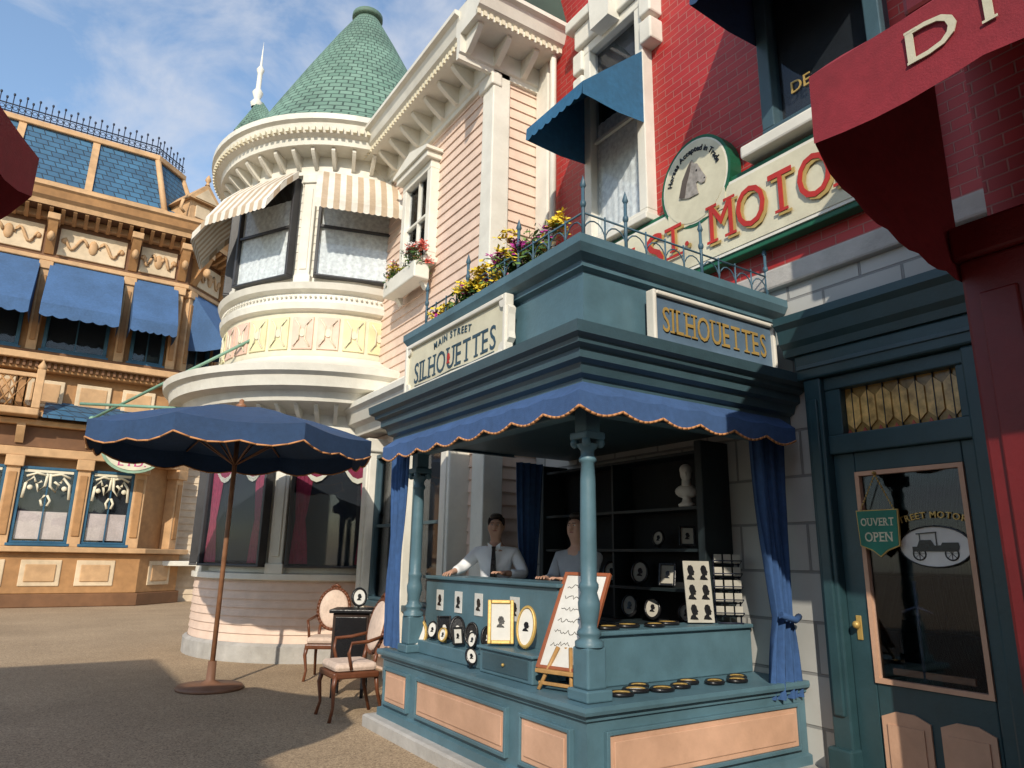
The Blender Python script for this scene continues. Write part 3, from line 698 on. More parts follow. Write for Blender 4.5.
# flowers -------------------------------------------------------------
def plant(root,boxes,nl,nf,cols,seed,trail=.0,fs=1.0):
    rnd=random.Random(seed); ml=M(); mf=M()
    def cl():
        b_=rnd.choice(boxes); 
        return Vector((rnd.uniform(b_[0],b_[1]),rnd.uniform(b_[2],b_[3]),b_[4]+(b_[5]-b_[4])*rnd.random()**.8))
    cents=[cl() for _ in range(max(6,nl//45))]
    for i in range(nl):
        c=rnd.choice(cents)+Vector((rnd.gauss(0,.045),rnd.gauss(0,.05),rnd.gauss(0,.045)))
        if trail and rnd.random()<.3: c.z-=rnd.random()*trail
        d=Vector((rnd.gauss(0,1),rnd.gauss(0,1),rnd.gauss(.3,1))).normalized(); e_=d.orthogonal().normalized(); L=rnd.uniform(.02,.05); W=L*.4
        ml.poly([c-d*L,c+e_*W,c+d*L,c-e_*W],LEAF if rnd.random()<.55 else LEAF2)
    fc=[rnd.choice(cents)+Vector((rnd.gauss(0,.03),rnd.gauss(0,.05),rnd.uniform(.03,.1))) for _ in range(max(4,nf//9))]
    fcol=[cols[int(rnd.random()*len(cols))] for _ in fc]
    for i in range(nf):
        q=rnd.randrange(len(fc)); c=fc[q]+Vector((rnd.gauss(0,.035),rnd.gauss(0,.035),rnd.gauss(0,.03)))
        for k in range(5):
            a=2*math.pi*k/5+rnd.random(); d=Vector((math.cos(a),math.sin(a),rnd.uniform(-.5,.7)))*fs; e_=d.orthogonal().normalized()*.018*fs
            mf.poly([c,c+d*.02+e_,c+d*.042,c+d*.02-e_],fcol[q])
    ml.done('leaves',root); mf.done('blossoms',root)
e=thing('window_box_plant','pink and white geraniums filling a window box','plant',(PX-.3,8.95,5.5))
plant(e,[(PX-.42,PX-.12,8.4,9.5,5.5,5.72)],700,200,[FR,FR,FW,FW,FY],3,.12,1.2)

# ---------------------------------------------------------------- kiosk
KX,KY,KE=2.8,3.45,6.25
ks=thing('corner_sales_kiosk','blue green wooden sales kiosk with cornice, scalloped awning and open counter','kiosk',(3.5,5,0))
path=[(RX-.003,KY),(KX,KY),(KX,KE),(RX-.7,KE)]
m=M()
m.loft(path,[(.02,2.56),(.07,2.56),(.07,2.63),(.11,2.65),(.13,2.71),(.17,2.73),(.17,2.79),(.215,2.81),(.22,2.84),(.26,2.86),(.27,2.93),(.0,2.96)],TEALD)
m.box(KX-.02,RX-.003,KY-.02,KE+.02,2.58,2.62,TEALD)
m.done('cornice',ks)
m=M(); pp=[(RX-.003,KY),(KX,KY),(KX,5.95),(RX-.003,5.95)]
m.loft(pp,[(-.01,2.94),(.04,2.95),(.04,3.02),(0,3.04),(0,3.4),(.04,3.42),(.04,3.46),(.1,3.49),(.13,3.54),(.13,3.6),(-.25,3.62)],TEAL)
m.box(KX+.1,RX-.003,KY+.1,5.9,3.56,3.59,TEALD)
m.done('parapet',ks)
def path_awning(m,path,o0,z0,o1,z1,val,sw,mt,trim,so=.035):
    def pt(i,o):
        P=path
        if i==0: return Vector(P[0])+Vector((0,-1))*o
        if i==1: return Vector(P[1])+Vector((-1,-1))*o
        return Vector(P[2])+Vector((-1,0))*o
    for i in range(2):
        a0,a1=pt(i,o0),pt(i+1,o0); b0,b1=pt(i,o1),pt(i+1,o1)
        L=(b1-b0).length; n=max(1,round(L/sw)); K=8
        last=None
        for j in range(n*K+1):
            t=j/(n*K); q=(j%K)/K; zz=z1-val-so*math.sin(math.pi*q)
            A=a0.lerp(a1,t); B=b0.lerp(b1,t)
            sag=.016*math.sin(math.pi*q)
            cur=[(A.x,A.y,z0),(B.x,B.y,z1-sag),(B.x,B.y,zz)]
            if last:
                m.poly([last[0],last[1],cur[1],cur[0]],mt); m.poly([last[1],last[2],cur[2],cur[1]],mt)
                m.tube([last[2],cur[2]],.009,trim,5)
            last=cur
    return m
m=M(); path_awning(m,[(RX-.14,KY),(KX,KY),(KX,KE)],.06,2.61,.2,2.51,.1,.36,BLUEF,ORANGE,.045); m.done('awning',ks,label='blue canvas awning with orange scalloped edge')
m=M(); cpath=[(RX-.003,KY),(KX,KY),(KX,6.4),(3.4,6.4)]
m.loft(cpath,[(0,.1),(.03,.1),(.03,.17),(0,.18),(0,.58),(.02,.59),(.02,.62),(.05,.625),(.055,.645),(.05,.67),(-.1,.67)],TEAL)
m.box(KX+.05,3.5,KY+.05,6.4,.1,.669,TEAL); m.box(3.5,RX-.003,KY+.05,4.1,.1,.669,TEAL)
m.box(KX+.002,3.5,6.35,6.4,.1,.668,TEAL)
ctr=m.done('counter',ks)
m=M(); m.loft([(RX-.003,KY),(KX,KY),(KX,6.42),(3.5,6.42)],[(-.05,0),(.12,0),(.12,.09),(.1,.105),(-.05,.11)],STONEB); m.done('plinth',ks)
m=M(); m.box(3.5,RX-.003,4.1,6.6,.0,.15,OCHD); m.done('floor',ks)
def panel(m,x0,x1,z0,z1):
    m.box(x0,x1,-.02,.01,z0,z1,PEACH,.006); 
    m.box(x0+.035,x1-.035,-.028,-.018,z0+.035,z1-.035,PEACH,.006)
    for (a,b_,c,d) in ((x0-.025,x0,z0-.025,z1+.025),(x1,x1+.025,z0-.025,z1+.025),(x0,x1,z0-.025,z0),(x0,x1,z1,z1+.025)): m.box(a,b_,-.034,.005,c,d,TEAL,.004)
for (a,b_) in ((-6.3,-5.85),(-5.65,-4.3),(-4.1,-3.6)):
    m=M((KX,0,0),LX); panel(m,a,b_,.24,.5); m.done('panel',ctr)
m=M((0,KY,0),0); panel(m,2.95,4.72,.24,.5); m.done('panel',ctr)
m=M()
m.box(3.15,3.5,4.2,6.3,.671,1.3,TEAL,.008); m.box(3.12,3.53,4.17,6.33,1.3,1.33,TEAL,.008)
m.box(3.22,RX-.03,3.87,4.18,.671,1.0,TEAL,.008); m.box(3.19,RX-.03,3.84,4.16,1.0,1.03,TEAL,.008)
m.box(2.9,3.14,4.15,4.85,.671,.84,TEAL,.01); m.box(2.88,3.145,4.13,4.87,.84,.86,TEAL,.006)
m.box(2.893,2.9,4.2,4.8,.7,.82,TEALD,.003); m.ell((2.885,4.5,.76),.012,.012,.012,GOLD)
m.box(2.95,3.148,4.9,6.1,.671,.78,TEAL,.008)
m.done('display_riser',ks)
def column(cx,cy):
    c=(cx,cy,0)
    m=M(); m.box(cx-.1,cx+.1,cy-.1,cy+.1,.672,.74,TEAL,.01); m.box(cx-.075,cx+.075,cy-.075,cy+.075,.74,.98,TEAL,.012)
    m.lathe(c,[(.09,.98),(.09,1.01),(.06,1.03),(.075,1.05),(.075,1.07),(.05,1.09),(.052,1.12),(.068,1.2),(.07,1.24),(.052,1.3),(.062,1.33),(.062,1.35),(.05,1.37),(.054,1.5),(.05,2.0),(.044,2.12),(.058,2.13),(.058,2.15),(.044,2.17),(.046,2.2),(.078,2.24)],TEAL,28)
    for sx_ in (-1,1):
        for sy_ in (-1,1): m.ell((cx+.06*sx_,cy+.06*sy_,2.25),.03,.03,.035,TEAL,10,6)
    m.box(cx-.085,cx+.085,cy-.085,cy+.085,2.27,2.32,TEAL,.01); m.box(cx-.06,cx+.06,cy-.06,cy+.06,2.32,2.57,TEAL,.006)
    m.done('column',ks)
column(2.93,3.58); column(2.93,6.1)
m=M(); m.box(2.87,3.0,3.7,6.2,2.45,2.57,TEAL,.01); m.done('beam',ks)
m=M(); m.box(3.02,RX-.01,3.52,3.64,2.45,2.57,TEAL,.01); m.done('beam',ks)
m=M((2.84,6.36,0),LX); m.drape(-.2,.2,0,.69,2.48,CURT,5,.04,tie=1.5,pinch=.62); m.done('curtain',ks)
m=M((4.6,3.44,0),0); m.drape(-.17,.22,0,.56,2.5,CURT,6,.055,tie=1.12,pinch=.42,lean=.05); m.tube([(-.06,-.07,1.14),(.06,-.1,1.1),(.16,-.06,1.12)],.024,CURT,8); m.done('curtain',ks)
m=M((4.3,6.2,0),0); m.drape(-.2,.15,0,.2,2.5,CURT,4,.04,tie=1.3,pinch=.5); m.done('curtain',ks)
m=M((RX,0,0),LX)
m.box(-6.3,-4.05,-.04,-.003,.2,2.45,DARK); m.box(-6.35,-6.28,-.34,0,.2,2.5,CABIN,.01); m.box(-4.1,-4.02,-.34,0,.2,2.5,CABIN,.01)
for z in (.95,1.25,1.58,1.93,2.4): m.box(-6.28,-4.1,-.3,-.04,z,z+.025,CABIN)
m.box(-6.28,-4.1,-.34,-.04,.2,.95,CABIN,.01)
m.box(-5.215,-5.19,-.29,-.04,.98,2.4,CABIN)
m.done('display_cabinet',ks)
# railing
m=M(); zr=3.6
rp=[(RX-.05,KY+.02),(KX+.02,KY+.02),(KX+.02,5.9)]
for i in range(2):
    a=Vector(rp[i]); b_=Vector(rp[i+1]); L=(b_-a).length; n=round(L/.2)
    d=(b_-a).normalized()
    for z in (.05,.25): m.tube([(a.x,a.y,zr+z),(b_.x,b_.y,zr+z)],.008,IRON,5)
    for j in range(n+1):
        q=a.lerp(b_,j/n); big=(j%4==0)
        h=.44 if big else .27
        m.tube([(q.x,q.y,zr),(q.x,q.y,zr+h)],.007 if not big else .013,IRON,6)
        if big:
            m.ell((q.x,q.y,zr+h*.72),.022,.022,.035,IRON,8,6); m.lathe((q.x,q.y,zr+h),[(.014,0),(.024,.02),(.001,.1)],IRON,6)
        if j<n:
            c=a.lerp(b_,(j+.5)/n); pts=[]
            for k in range(9):
                t=k/8*math.pi; pts.append((c.x+d.x*.1*math.cos(t),c.y+d.y*.1*math.cos(t),zr+.08+.13*math.sin(t)))
            m.tube(pts,.006,IRON,4)
m.done('roof_railing',ks)
pl=thing('roof_planter','flower box with yellow and magenta blossoms and trailing leaves','plant',(3.0,4.7,3.6))
m=M(); m.box(2.9,3.12,3.95,5.6,3.6,3.74,OCHD,.01); m.done('planter_box',pl)
plant(pl,[(2.86,3.12,3.95,5.1,3.72,3.9),(2.86,3.1,3.95,4.6,3.84,4.0),(2.78,2.92,4.7,5.6,3.63,3.74)],1900,450,[FY,FY,FP,FY,FP],5,.08,1.2)

SIL=[(-.02,-.38),(-.3,-.36),(-.22,-.2),(-.1,-.12),(-.16,0),(-.2,.18),(-.1,.36),(.08,.38),(.2,.28),(.22,.14),(.3,.02),(.24,-.01),(.25,-.1),(.2,-.14),(.1,-.14),(.1,-.22),(.22,-.3),(.26,-.38)]
def framed_sign(name,label,origin,ang,w,z0,z1,field,frame,draw,t=.045,fancy=False):
    root=thing(name,label,'sign',(origin[0],origin[1],z0))
    m=M(origin,ang)
    m.box(-w/2,w/2,-.05,0,z0,z1,field)
    for (a,b_,c,d) in ((-w/2-t,-w/2,z0-t,z1+t),(w/2,w/2+t,z0-t,z1+t),(-w/2,w/2,z0-t,z0),(-w/2,w/2,z1,z1+t)): m.box(a,b_,-.08,0,c,d,frame,.01)
    if fancy:
        for s_ in (-1,1):
            x=s_*(w/2+t)
            m.prism([(x,z0+.05),(x+s_*.03,z0+.08),(x+s_*.02,z0+.13),(x+s_*.02,z1-.13),(x+s_*.03,z1-.08),(x,z1-.05)],'y',-.06,0,frame)
            m.disc((s_*(w/2-.012),-.05,z0+.012),.05,.05,frame,20,.022); m.disc((s_*(w/2-.012),-.05,z1-.012),.05,.05,frame,20,.022)
    m.done('board',root)
    draw(root,origin,ang)
    return root
SBLUE=mat('sign_blue_grey',(.12,.19,.27),.5)
def dr(root,o,a):
    for (q,mt_,yy) in ((.012,BLACK,-.051),(0,GOLD,-.056)):
        m=M(o,a); m.stext('SILHOUETTES',-.56,.56,yy,3.15,.18,mt_,0,.002,gap=.22,dx=q*.6,dz=-q*.6); m.done('lettering',root)
framed_sign('shop_sign','blue grey sign with gold lettering and white frame on the parapet',(3.97,3.38,0),0,1.27,2.985,3.315,SBLUE,WHITE,dr,.032)
def dl(root,o,a):
    m=M(o,a); m.stext('SILHOUETTES',-.72,.72,-.051,3.16,.19,BLUEL,.001,.003,gap=.2); m.done('lettering',root)
    m=M(o,a); m.arctext('MAIN STREET',.085,(0,-.052,1.5),1.86,R(90),BLUEL,.0012,1.2); m.done('lettering',root)
    m=M(o,a); m.prism([(x_*.1-.05,z_*.12+3.16) for x_,z_ in SIL],'y',-.056,-.052,REDL); m.done('head_emblem',root)
    m=M(o,a); m.tube([(-.7,-.053,3.04),(-.35,-.053,3.03),(0,-.053,3.045),(.35,-.053,3.03),(.7,-.053,3.04)],.005,BLUEL,5); m.done('scroll_line',root)
framed_sign('shop_sign','cream sign with dark teal lettering and moulded white frame on parapet',(2.74,5.1,0),LX,1.7,3.02,3.42,SIGNC,WHITE,dl,.04,True)

# ---------------------------------------------------------------- ornate ochre building
BY=24
ob=thing('ornate_ochre_building','ornate ochre corner building with blue slate mansard roof and blue awnings','building',(0,BY,0))
PU=[(4.0,33),(4.0,25.3),(2.7,24),(-8,24)]
PL=[(3.3,33),(3.3,25.0),(2.3,24),(-8,24)]
PM=[(2.3,33),(2.3,25.5),(1.4,24.6),(-8,24.6)]
q45=math.pi/4
m=M(); m.prism([(3.3,33),(3.3,25.0),(2.3,24),(-8,24),(-8,33)],'z',0,5.2,OCH); m.prism([(4.0,33),(4.0,25.3),(2.7,24),(-8,24),(-8,33)],'z',5.2,12,OCH); m.done('wall',ob)
m=M()
m.band(PL,.5,0,.35,OCHD); m.band(PL,.4,.35,1.45,OCH); m.band(PL,.62,1.45,1.6,OCHL)
m.band(PL,.35,4.05,4.3,OCHL); m.band(PL,.3,4.3,4.9,OCHD); m.band(PL,.5,4.9,5.06,OCHL)
m.band(PU,.12,5.2,5.35,OCHL)
m.band(PU,.35,6.5,6.75,OCH); m.band(PU,.6,6.75,6.95,OCHL); m.band(PU,.3,6.95,7.1,OCHD)
m.band(PU,.22,9.86,10.0,OCHL); m.band(PU,.12,10.0,11.15,OCHD); m.band(PU,.34,11.15,11.35,OCHL)
m.done('string_courses',ob)
def each(m,items,fn):
    for (o_,an,xs) in items:
        m.fr(o_,an)
        for x in xs: fn(m,x)
def parts(name,items,fn):
    for (o_,an,xs) in items:
        for x in xs:
            mm_=M(o_,an); fn(mm_,x); mm_.done(name,ob)
LOW=((0,BY,0),0); LF=((2.8,24.5,0),q45); UF=((3.35,24.65,0),q45)
def f1(m,x):
    m.box(x,x+.95,-.43,-.39,.55,1.25,CREAMP,.02); m.box(x+.12,x+.83,-.46,-.42,.67,1.13,OCHL,.02)
parts('base_panel',[(LOW[0],0,[-4.3+i*1.3 for i in range(5)]),(LF[0],q45,[-.47])],f1)
def f2(m,x):
    m.box(x-.16,x+.16,-.36,0,1.6,4.05,OCHL,.02); m.box(x-.1,x+.1,-.4,-.34,1.9,3.6,OCH,.02); m.box(x-.22,x+.22,-.45,0,3.75,4.05,OCHL,.02)
    bracket(m,x,-.34,4.9,.5,.3,.2,OCHL)
parts('lower_pilaster',[(LOW[0],0,[-2.4,-.95,.74,2.2]),(LF[0],q45,[.52])],f2)
def f3(m,x): m.box(x,x+.9,-.08,0,5.5,6.3,CREAMP,.02); m.box(x+.1,x+.8,-.1,-.06,5.6,6.2,OCHL,.02)
parts('middle_panel',[(LOW[0],0,[-4.6+i*1.2 for i in range(6)]),(UF[0],q45,[-.45])],f3)
m=M()
def f4(m,x): m.box(x,x+.07,-.45,-.34,6.58,6.74,OCHD)
each(m,[(LOW[0],0,[-6+i*.15 for i in range(58)]),(UF[0],q45,[-.8+i*.15 for i in range(11)])],f4); m.done('dentil_row',ob)
def f5(m,x):
    m.box(x-.13,x+.13,-.2,0,7.1,9.9,OCHL,.02); m.box(x-.18,x+.18,-.26,0,9.6,9.85,OCHL,.02); m.box(x-.07,x+.07,-.24,-.18,7.4,9.4,OCH,.01)
    bracket(m,x,-.1,11.2,1.1,.6,.24,OCH); m.box(x-.16,x+.16,-.74,-.1,11.0,11.2,OCHL,.02); m.ell((x,-.6,10.5),.1,.14,.16,OCHL,8,6)
parts('upper_pilaster',[(LOW[0],0,[-3.15,-1.1,1.12,2.55]),(UF[0],q45,[-.72,.8])],f5)
def f6(m,c):
    m.box(c[0],c[1],-.18,0,10.12,10.98,CREAMP,.02); k_=(c[0]+c[1])/2; W=(c[1]-c[0])
    m.ell((k_,-.19,10.55),.13,.06,.24,OCHL,10,6)
    for s_ in (-1,1):
        m.tube([(k_+s_*W*(.08+.34*t_),-.21,10.55+.2*math.sin(t_*7)) for t_ in [i/10 for i in range(11)]],.045,OCHL,6)
        m.ell((k_+s_*W*.42,-.2,10.6),.09,.05,.09,OCHL,8,6)
parts('relief_panel',[(LOW[0],0,[(-3.0,-1.3),(-.9,.9),(1.3,2.35)]),(UF[0],q45,[(-.55,.62)])],f6)
m=M()
m.loft(PU,[(0,11.35),(.85,11.35),(.88,11.5),(1.0,11.58),(1.05,11.8),(1.12,11.84),(1.12,11.95),(-.1,12.1)],OCHL,ml=[OCHD,OCHL,OCHL,OCH,OCHL,OCHL,OCHD])
def f7(m,x): bracket(m,x,-.3,11.35,.3,.5,.1,OCH)
each(m,[(LOW[0],0,[-6.6+i*.3 for i in range(31)]),(UF[0],q45,[-.7+i*.3 for i in range(6)])],f7)
m.done('cornice',ob)
m=M()
m.loft(PM,[(.95,12.0),(.6,12.9),(.25,13.8),(0,14.5)],SLATE); m.prism([(2.3,33),(2.3,25.5),(1.4,24.6),(-8,24.6),(-8,33)],'z',14.3,14.5,SLATE)
m.loft(PU,[(.5,12.04),(0,12.5),(-1.5,12.55)],SLATE)
m.done('mansard_roof',ob)
m=M(); m.band(PM,.12,14.45,14.64,OCHL); m.loft(PM,[(.9,12.3),(1.02,12.3),(1.02,12.02),(.9,12.02)],OCHL)
for x in (-2.4,-.4): m.prism([(23.6,12.06),(24.55,14.5),(24.7,14.5),(23.8,12.06)],'x',x-.1,x+.1,OCHL)
m.tube([(1.8,23.68,12.1),(1.4,24.6,14.5)],.1,OCHL,6); m.tube([(3.22,25.12,12.1),(2.3,25.5,14.5)],.1,OCHL,6)
m.done('roof_ribs',ob)
m=M((2.55,24.0,0),q45*.5); m.box(-.45,.45,-.75,1,12.05,12.7,OCHL,.03); m.prism([(-.6,12.7),(.6,12.7),(0,13.4)],'y',-.9,1,OCHL); m.prism([(-.4,12.75),(.4,12.75),(0,13.2)],'y',-.93,-.89,CREAMP); m.box(-.25,.25,-.78,-.74,12.15,12.58,CREAMP,.02)
m.lathe((0,-.85,13.35),[(.08,0),(.04,.1),(.1,.18),(.07,.28),(.001,.4)],OCHL,12)
for s_ in (-1,1): m.tube([(s_*.6,-.85,12.7),(s_*.75,-.85,12.5),(s_*.8,-.85,12.2),(s_*.65,-.85,12.1)],.05,OCHL,6)
m.done('dormer',ob)
m=M()
for (o_,an,x0,x1) in (((0,24.55,0),0,-7,1.4),((1.85,25.05,0),q45,-.62,.62)):
    m.fr(o_,an)
    for z in (14.7,14.95): m.tube([(x0,0,z),(x1,0,z)],.022,IRONB,5)
    n=int((x1-x0)/.17)
    for i in range(n+1):
        x=x0+i*.17; m.tube([(x,0,14.6),(x,0,15.12+.14*(i%2))],.016,IRONB,5); m.ell((x,0,15.15+.14*(i%2)),.04,.03,.055,IRONB,6,4)
        m.tube([(x+.085+.065*math.cos(k/8*2*math.pi),0,14.83+.065*math.sin(k/8*2*math.pi)) for k in range(9)],.011,IRONB,4)
m.done('iron_cresting',ob)
for (a,b_) in ((-2.95,-1.35),(-.9,.85),(1.35,2.4)):
    c=(a+b_)/2; w_=b_-a
    window(ob,(c,BY,0),0,w_-.3,7.25,9.5,BLUEWIN,.1,.14,1,1)
    m=M((c,BY,0),0); m.awning(w_+.2,9.85,8.2,1.3,.34,[BLUEO],6,None,-.16,.06); m.done('awning',ob,label='blue canvas window awning')
window(ob,UF[0],q45,1.0,7.25,9.5,BLUEWIN,.1,.14,1,1)
m=M(*UF); m.awning(1.35,9.85,8.2,1.3,.34,[BLUEO],5,None,-.16,.06); m.done('awning',ob,label='blue canvas window awning')
for (a,b_) in ((-.78,.58),(.9,2.05),(-2.25,-1.1)):
    c=(a+b_)/2; w_=b_-a
    rw=window(ob,(c,BY-.16,0),0,w_-.16,1.75,3.7,BLUEWIN,.08,.14,1,0,glassin=.09)
    m=M((c,BY-.16,0),0); W2=w_/2-.1
    m.box(-W2,W2,-.135,-.12,3.62,3.69,CREAM)
    for s_ in (-1,1):
        m.tube([(s_*W2*.06,-.13,3.6),(s_*W2*.1,-.13,3.25),(s_*W2*.35,-.13,3.1),(s_*W2*.45,-.13,3.3),(s_*W2*.25,-.13,3.38)],.04,CREAM,6)
        m.tube([(s_*W2*.95,-.13,2.9),(s_*W2*.9,-.13,3.3),(s_*W2*.6,-.13,3.5),(s_*W2*.5,-.13,3.35)],.04,CREAM,6)
        m.tube([(s_*W2*.1,-.13,3.55),(s_*W2*.5,-.13,3.6),(s_*W2*.9,-.13,3.5)],.035,CREAM,6)
        m.tube([(s_*W2*.05,-.13,3.0),(s_*W2*.2,-.13,2.85),(s_*W2*.1,-.13,2.7)],.035,CREAM,6)
        m.ell((s_*W2*.7,-.13,3.2),.07,.03,.07,CREAM,8,6)
    m.done('fretwork',rw)
    m=M((c,BY-.16,0),0); m.box(-W2,W2,-.05,-.03,1.8,2.55,UPH); m.done('blind',rw)
bal=M((0,BY,0),0)
bal.box(-4.5,-.6,-1.0,0,5.1,5.3,OCHL,.03); bal.box(-4.5,-.6,-1.0,-.88,6.15,6.27,OCHL,.02)
for x in (-2.3,-.7): bal.box(x-.1,x+.1,-1.02,-.84,5.3,6.4,OCHL,.02); bal.lathe((x,-.93,6.4),[(.08,0),(.12,.08),(.05,.2),(.001,.3)],OCHL,10)
for i in range(19):
    x=-4.4+i*.2
    bal.tube([(x,-.94,5.3),(x+.5 if x<-1.3 else x,-.94,6.15)],.025,OCH,5); bal.tube([(x+.5 if x<-1.3 else x,-.94,5.3),(x,-.94,6.15)],.025,OCH,5)
bal.done('balcony',ob)
m=M((0,BY,0),0); m.prism([(0,5.3),(-.9,5.08),(-.9,5.14),(0,5.7)],'x',-.5,2.3,SLATE); m.done('pent_roof',ob)
so_=thing('oval_shop_sign','pale round hanging sign with green border and pink lettering','sign',(2.1,BY-1,4.4))
o_=(1.85,BY-1.0,4.42)
m=M(o_,0); m.disc((0,0,0),.85,.72,GREENP,34,.06); m.disc((0,-.06,0),.77,.64,SIGNC,34,.02); m.done('board',so_)
m=M(o_,0); m.stext('LTD.',-.36,.36,-.081,-.42,.2,mat('pink_letters',(.55,.06,.22),.5),.002); m.done('lettering',so_)
m=M(o_,0); m.box(-.03,.03,-.03,1,.7,.76,IRONB); m.done('bracket',so_)
cb=thing('cream_clapboard_building','cream clapboard building with green turret roof and white spire','building',(6,BY,0))
m=M((0,BY+1.25,0),0); m.siding(3.28,12,0,0,10.5,CLAP,.22,.03); m.box(3.28,12,.01,8,0,10.5,CLAP); m.done('wall',cb)
m=M((0,BY+1.25,0),0); m.box(3.32,3.6,-.08,0,0,10.4,WHITE,.02); m.done('corner_board',cb)
m=M((0,BY+1.25,0),0); m.box(3.0,4.4,-1.0,0,1.1,1.25,WHITE,.02); m.done('counter_shelf',cb)
window(cb,(5.4,BY+1.22,0),0,.9,5.5,7.5,WHITE,.12,.12,1,1)
m=M((4.9,BY+3,0),0); m.box(-.8,.8,-.8,.8,10.5,17.2,CLAP); m.prism([(-1,17.2),(1,17.2),(1,17.4),(-1,17.4)],'y',-1,1,WHITE)
m.lathe((0,0,17.4),[(1.45,0),(.8,1.1),(.4,1.8),(.12,2.2)],SHING,4,45,405,smooth=False); m.done('turret',cb)
m=M((4.75,BY+3,0),0); m.lathe((0,0,19.3),[(.2,0),(.25,.2),(.12,.4),(.22,.7),(.1,.9),(.1,1.6),(.16,1.8),(.05,2.0),(.001,3.2)],WHITE,12); m.done('spire',cb)

# ---------------------------------------------------------------- parasols
def parasol(name,label,x,y,h,r,ze,can,pole,trim,n=8,rot=0,base=True,d=.19,ex=1.5):
    pr=thing(name,label,'parasol',(x,y,0))
    m=M((x,y,0),rot)
    m.tube([(0,0,.05),(0,0,h)],.028,pole,12)
    m.done('pole',pr)
    m=M((x,y,0),rot)
    K=8
    def edge(i,k,rr):
        a0=2*math.pi*i/n; a1=2*math.pi*(i+1)/n; t=k/K
        px=rr*(math.cos(a0)*(1-t)+math.cos(a1)*t); py=rr*(math.sin(a0)*(1-t)+math.sin(a1)*t); return px,py
    radf=[.03,.3,.55,.8,1.0]
    for i in range(n):
        for q in range(4):
            for k in range(K):
                def P(qq,kk):
                    X,Y=edge(i,kk,r*radf[qq]); z=h-.02-(h-ze)*radf[qq]**ex-.05*radf[qq]*math.sin(math.pi*kk/K); return (X,Y,z)
                f_=m.poly([P(q,k),P(q+1,k),P(q+1,k+1),P(q,k+1)],can)
        for k in range(K):
            def Z(kk): return ze-.02-.05*math.sin(math.pi*kk/K)
            X0,Y0=edge(i,k,r);X1,Y1=edge(i,k+1,r)
            z0=Z(k);z1=Z(k+1)
            e0=d+.05*abs(math.sin(2*math.pi*k/K)); e1=d+.05*abs(math.sin(2*math.pi*(k+1)/K))
            m.poly([(X0,Y0,z0),(X0*1.0,Y0*1.0,z0-e0),(X1,Y1,z1-e1),(X1,Y1,z1)],can)
            if trim: m.tube([(X0,Y0,z0-e0),(X1,Y1,z1-e1)],.01,trim,5)
    m.done('canopy',pr)
    m=M((x,y,0),rot); m.lathe((0,0,h-.03),[(.05,0),(.07,.03),(.03,.06),(.03,.1),(.001,.12)],pole,12)
    for i in range(n):
        a=2*math.pi*i/n; m.tube([(0,0,h-.1),(r*.5*math.cos(a),r*.5*math.sin(a),h-.06-(h-ze)*.5**ex),(r*.97*math.cos(a),r*.97*math.sin(a),ze-.02)],.012,pole,5)
        m.tube([(0,0,h-.75),(r*.5*math.cos(a),r*.5*math.sin(a),h-.08-(h-ze)*.5**ex)],.01,pole,5)
    m.done('ribs',pr)
    if base:
        m=M((x,y,0),rot); m.lathe((0,0,0),[(.001,0),(.36,0),(.37,.02),(.35,.045),(.12,.06),(.05,.1),(.045,.3),(.001,.3)],BASEM,32); m.done('base',pr)
    return pr
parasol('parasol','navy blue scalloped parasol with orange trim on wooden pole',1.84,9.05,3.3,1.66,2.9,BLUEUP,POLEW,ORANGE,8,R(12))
parasol('parasol','maroon parasol with scalloped edge standing in the street',-1.87,3.35,3.75,1.62,3.25,REDAWN,POLEW,None,8,R(8))

# ---------------------------------------------------------------- chairs
def chair(x,y,rot,label):
    c=thing('chair',label,'chair',(x,y,0),group='upholstered chairs beside the parasol',local=True,rot=rot)
    for sx_ in (-1,1):
        m=M(); m.tube([(sx_*.21,-.2,.42),(sx_*.225,-.225,.3),(sx_*.2,-.21,.12),(sx_*.215,-.24,.0)],[.028,.022,.015,.018],WOOD,8); m.done('leg',c)
        m=M(); m.tube([(sx_*.18,.2,.42),(sx_*.185,.22,.25),(sx_*.19,.29,.0)],[.024,.019,.016],WOOD,8); m.done('leg',c)
    m=M(); m.box(-.235,.235,-.235,.22,.37,.43,WOOD,.015); m.done('apron',c)
    m=M(); m.box(-.225,.225,-.22,.2,.43,.51,UPH,.035); m.done('seat',c)
    T=Matrix.Translation((0,.26,.82))@Matrix.Rotation(R(-12),4,'X')
    m=M(); m.m=T
    for i in range(32):
        a0=2*math.pi*i/32; a1=2*math.pi*(i+1)/32
        m.tube([(.205*math.cos(a0),0,.26*math.sin(a0)),(.205*math.cos(a1),0,.26*math.sin(a1))],.022,WOOD,6)
    for s_ in (-1,1): m.tube([(s_*.16,.0,-.42),(s_*.15,0,-.2)],.02,WOOD,8)
    m.tube([(-.06,0,.27),(0,0,.31),(.06,0,.27)],.02,WOOD,8); m.done('backrest_frame',c)
    m=M(); m.m=T; m.disc((0,.02,0),.195,.25,UPH,28,.03); m.ell((0,-.01,0),.185,.04,.24,UPH,24,12); m.done('backrest_cushion',c)
    for s_ in (-1,1):
        m=M(); m.tube([(s_*.2,.26,.74),(s_*.25,.08,.7),(s_*.25,-.08,.69),(s_*.23,-.1,.6),(s_*.22,-.06,.45)],.017,WOOD,8); m.done('armrest',c)
chair(2.7,6.98,R(-92),'carved dark wood armchair with cream upholstery beside the kiosk')
chair(3.22,9.15,R(-30),'carved dark wood armchair with oval cream back beside the tower')
WAL=mat('dark_walnut',(.035,.018,.012),.4)
SC_=(3.08,7.95,0)
st=thing('display_stand','small dark wooden stand with tray top beside the chairs','stand',SC_)
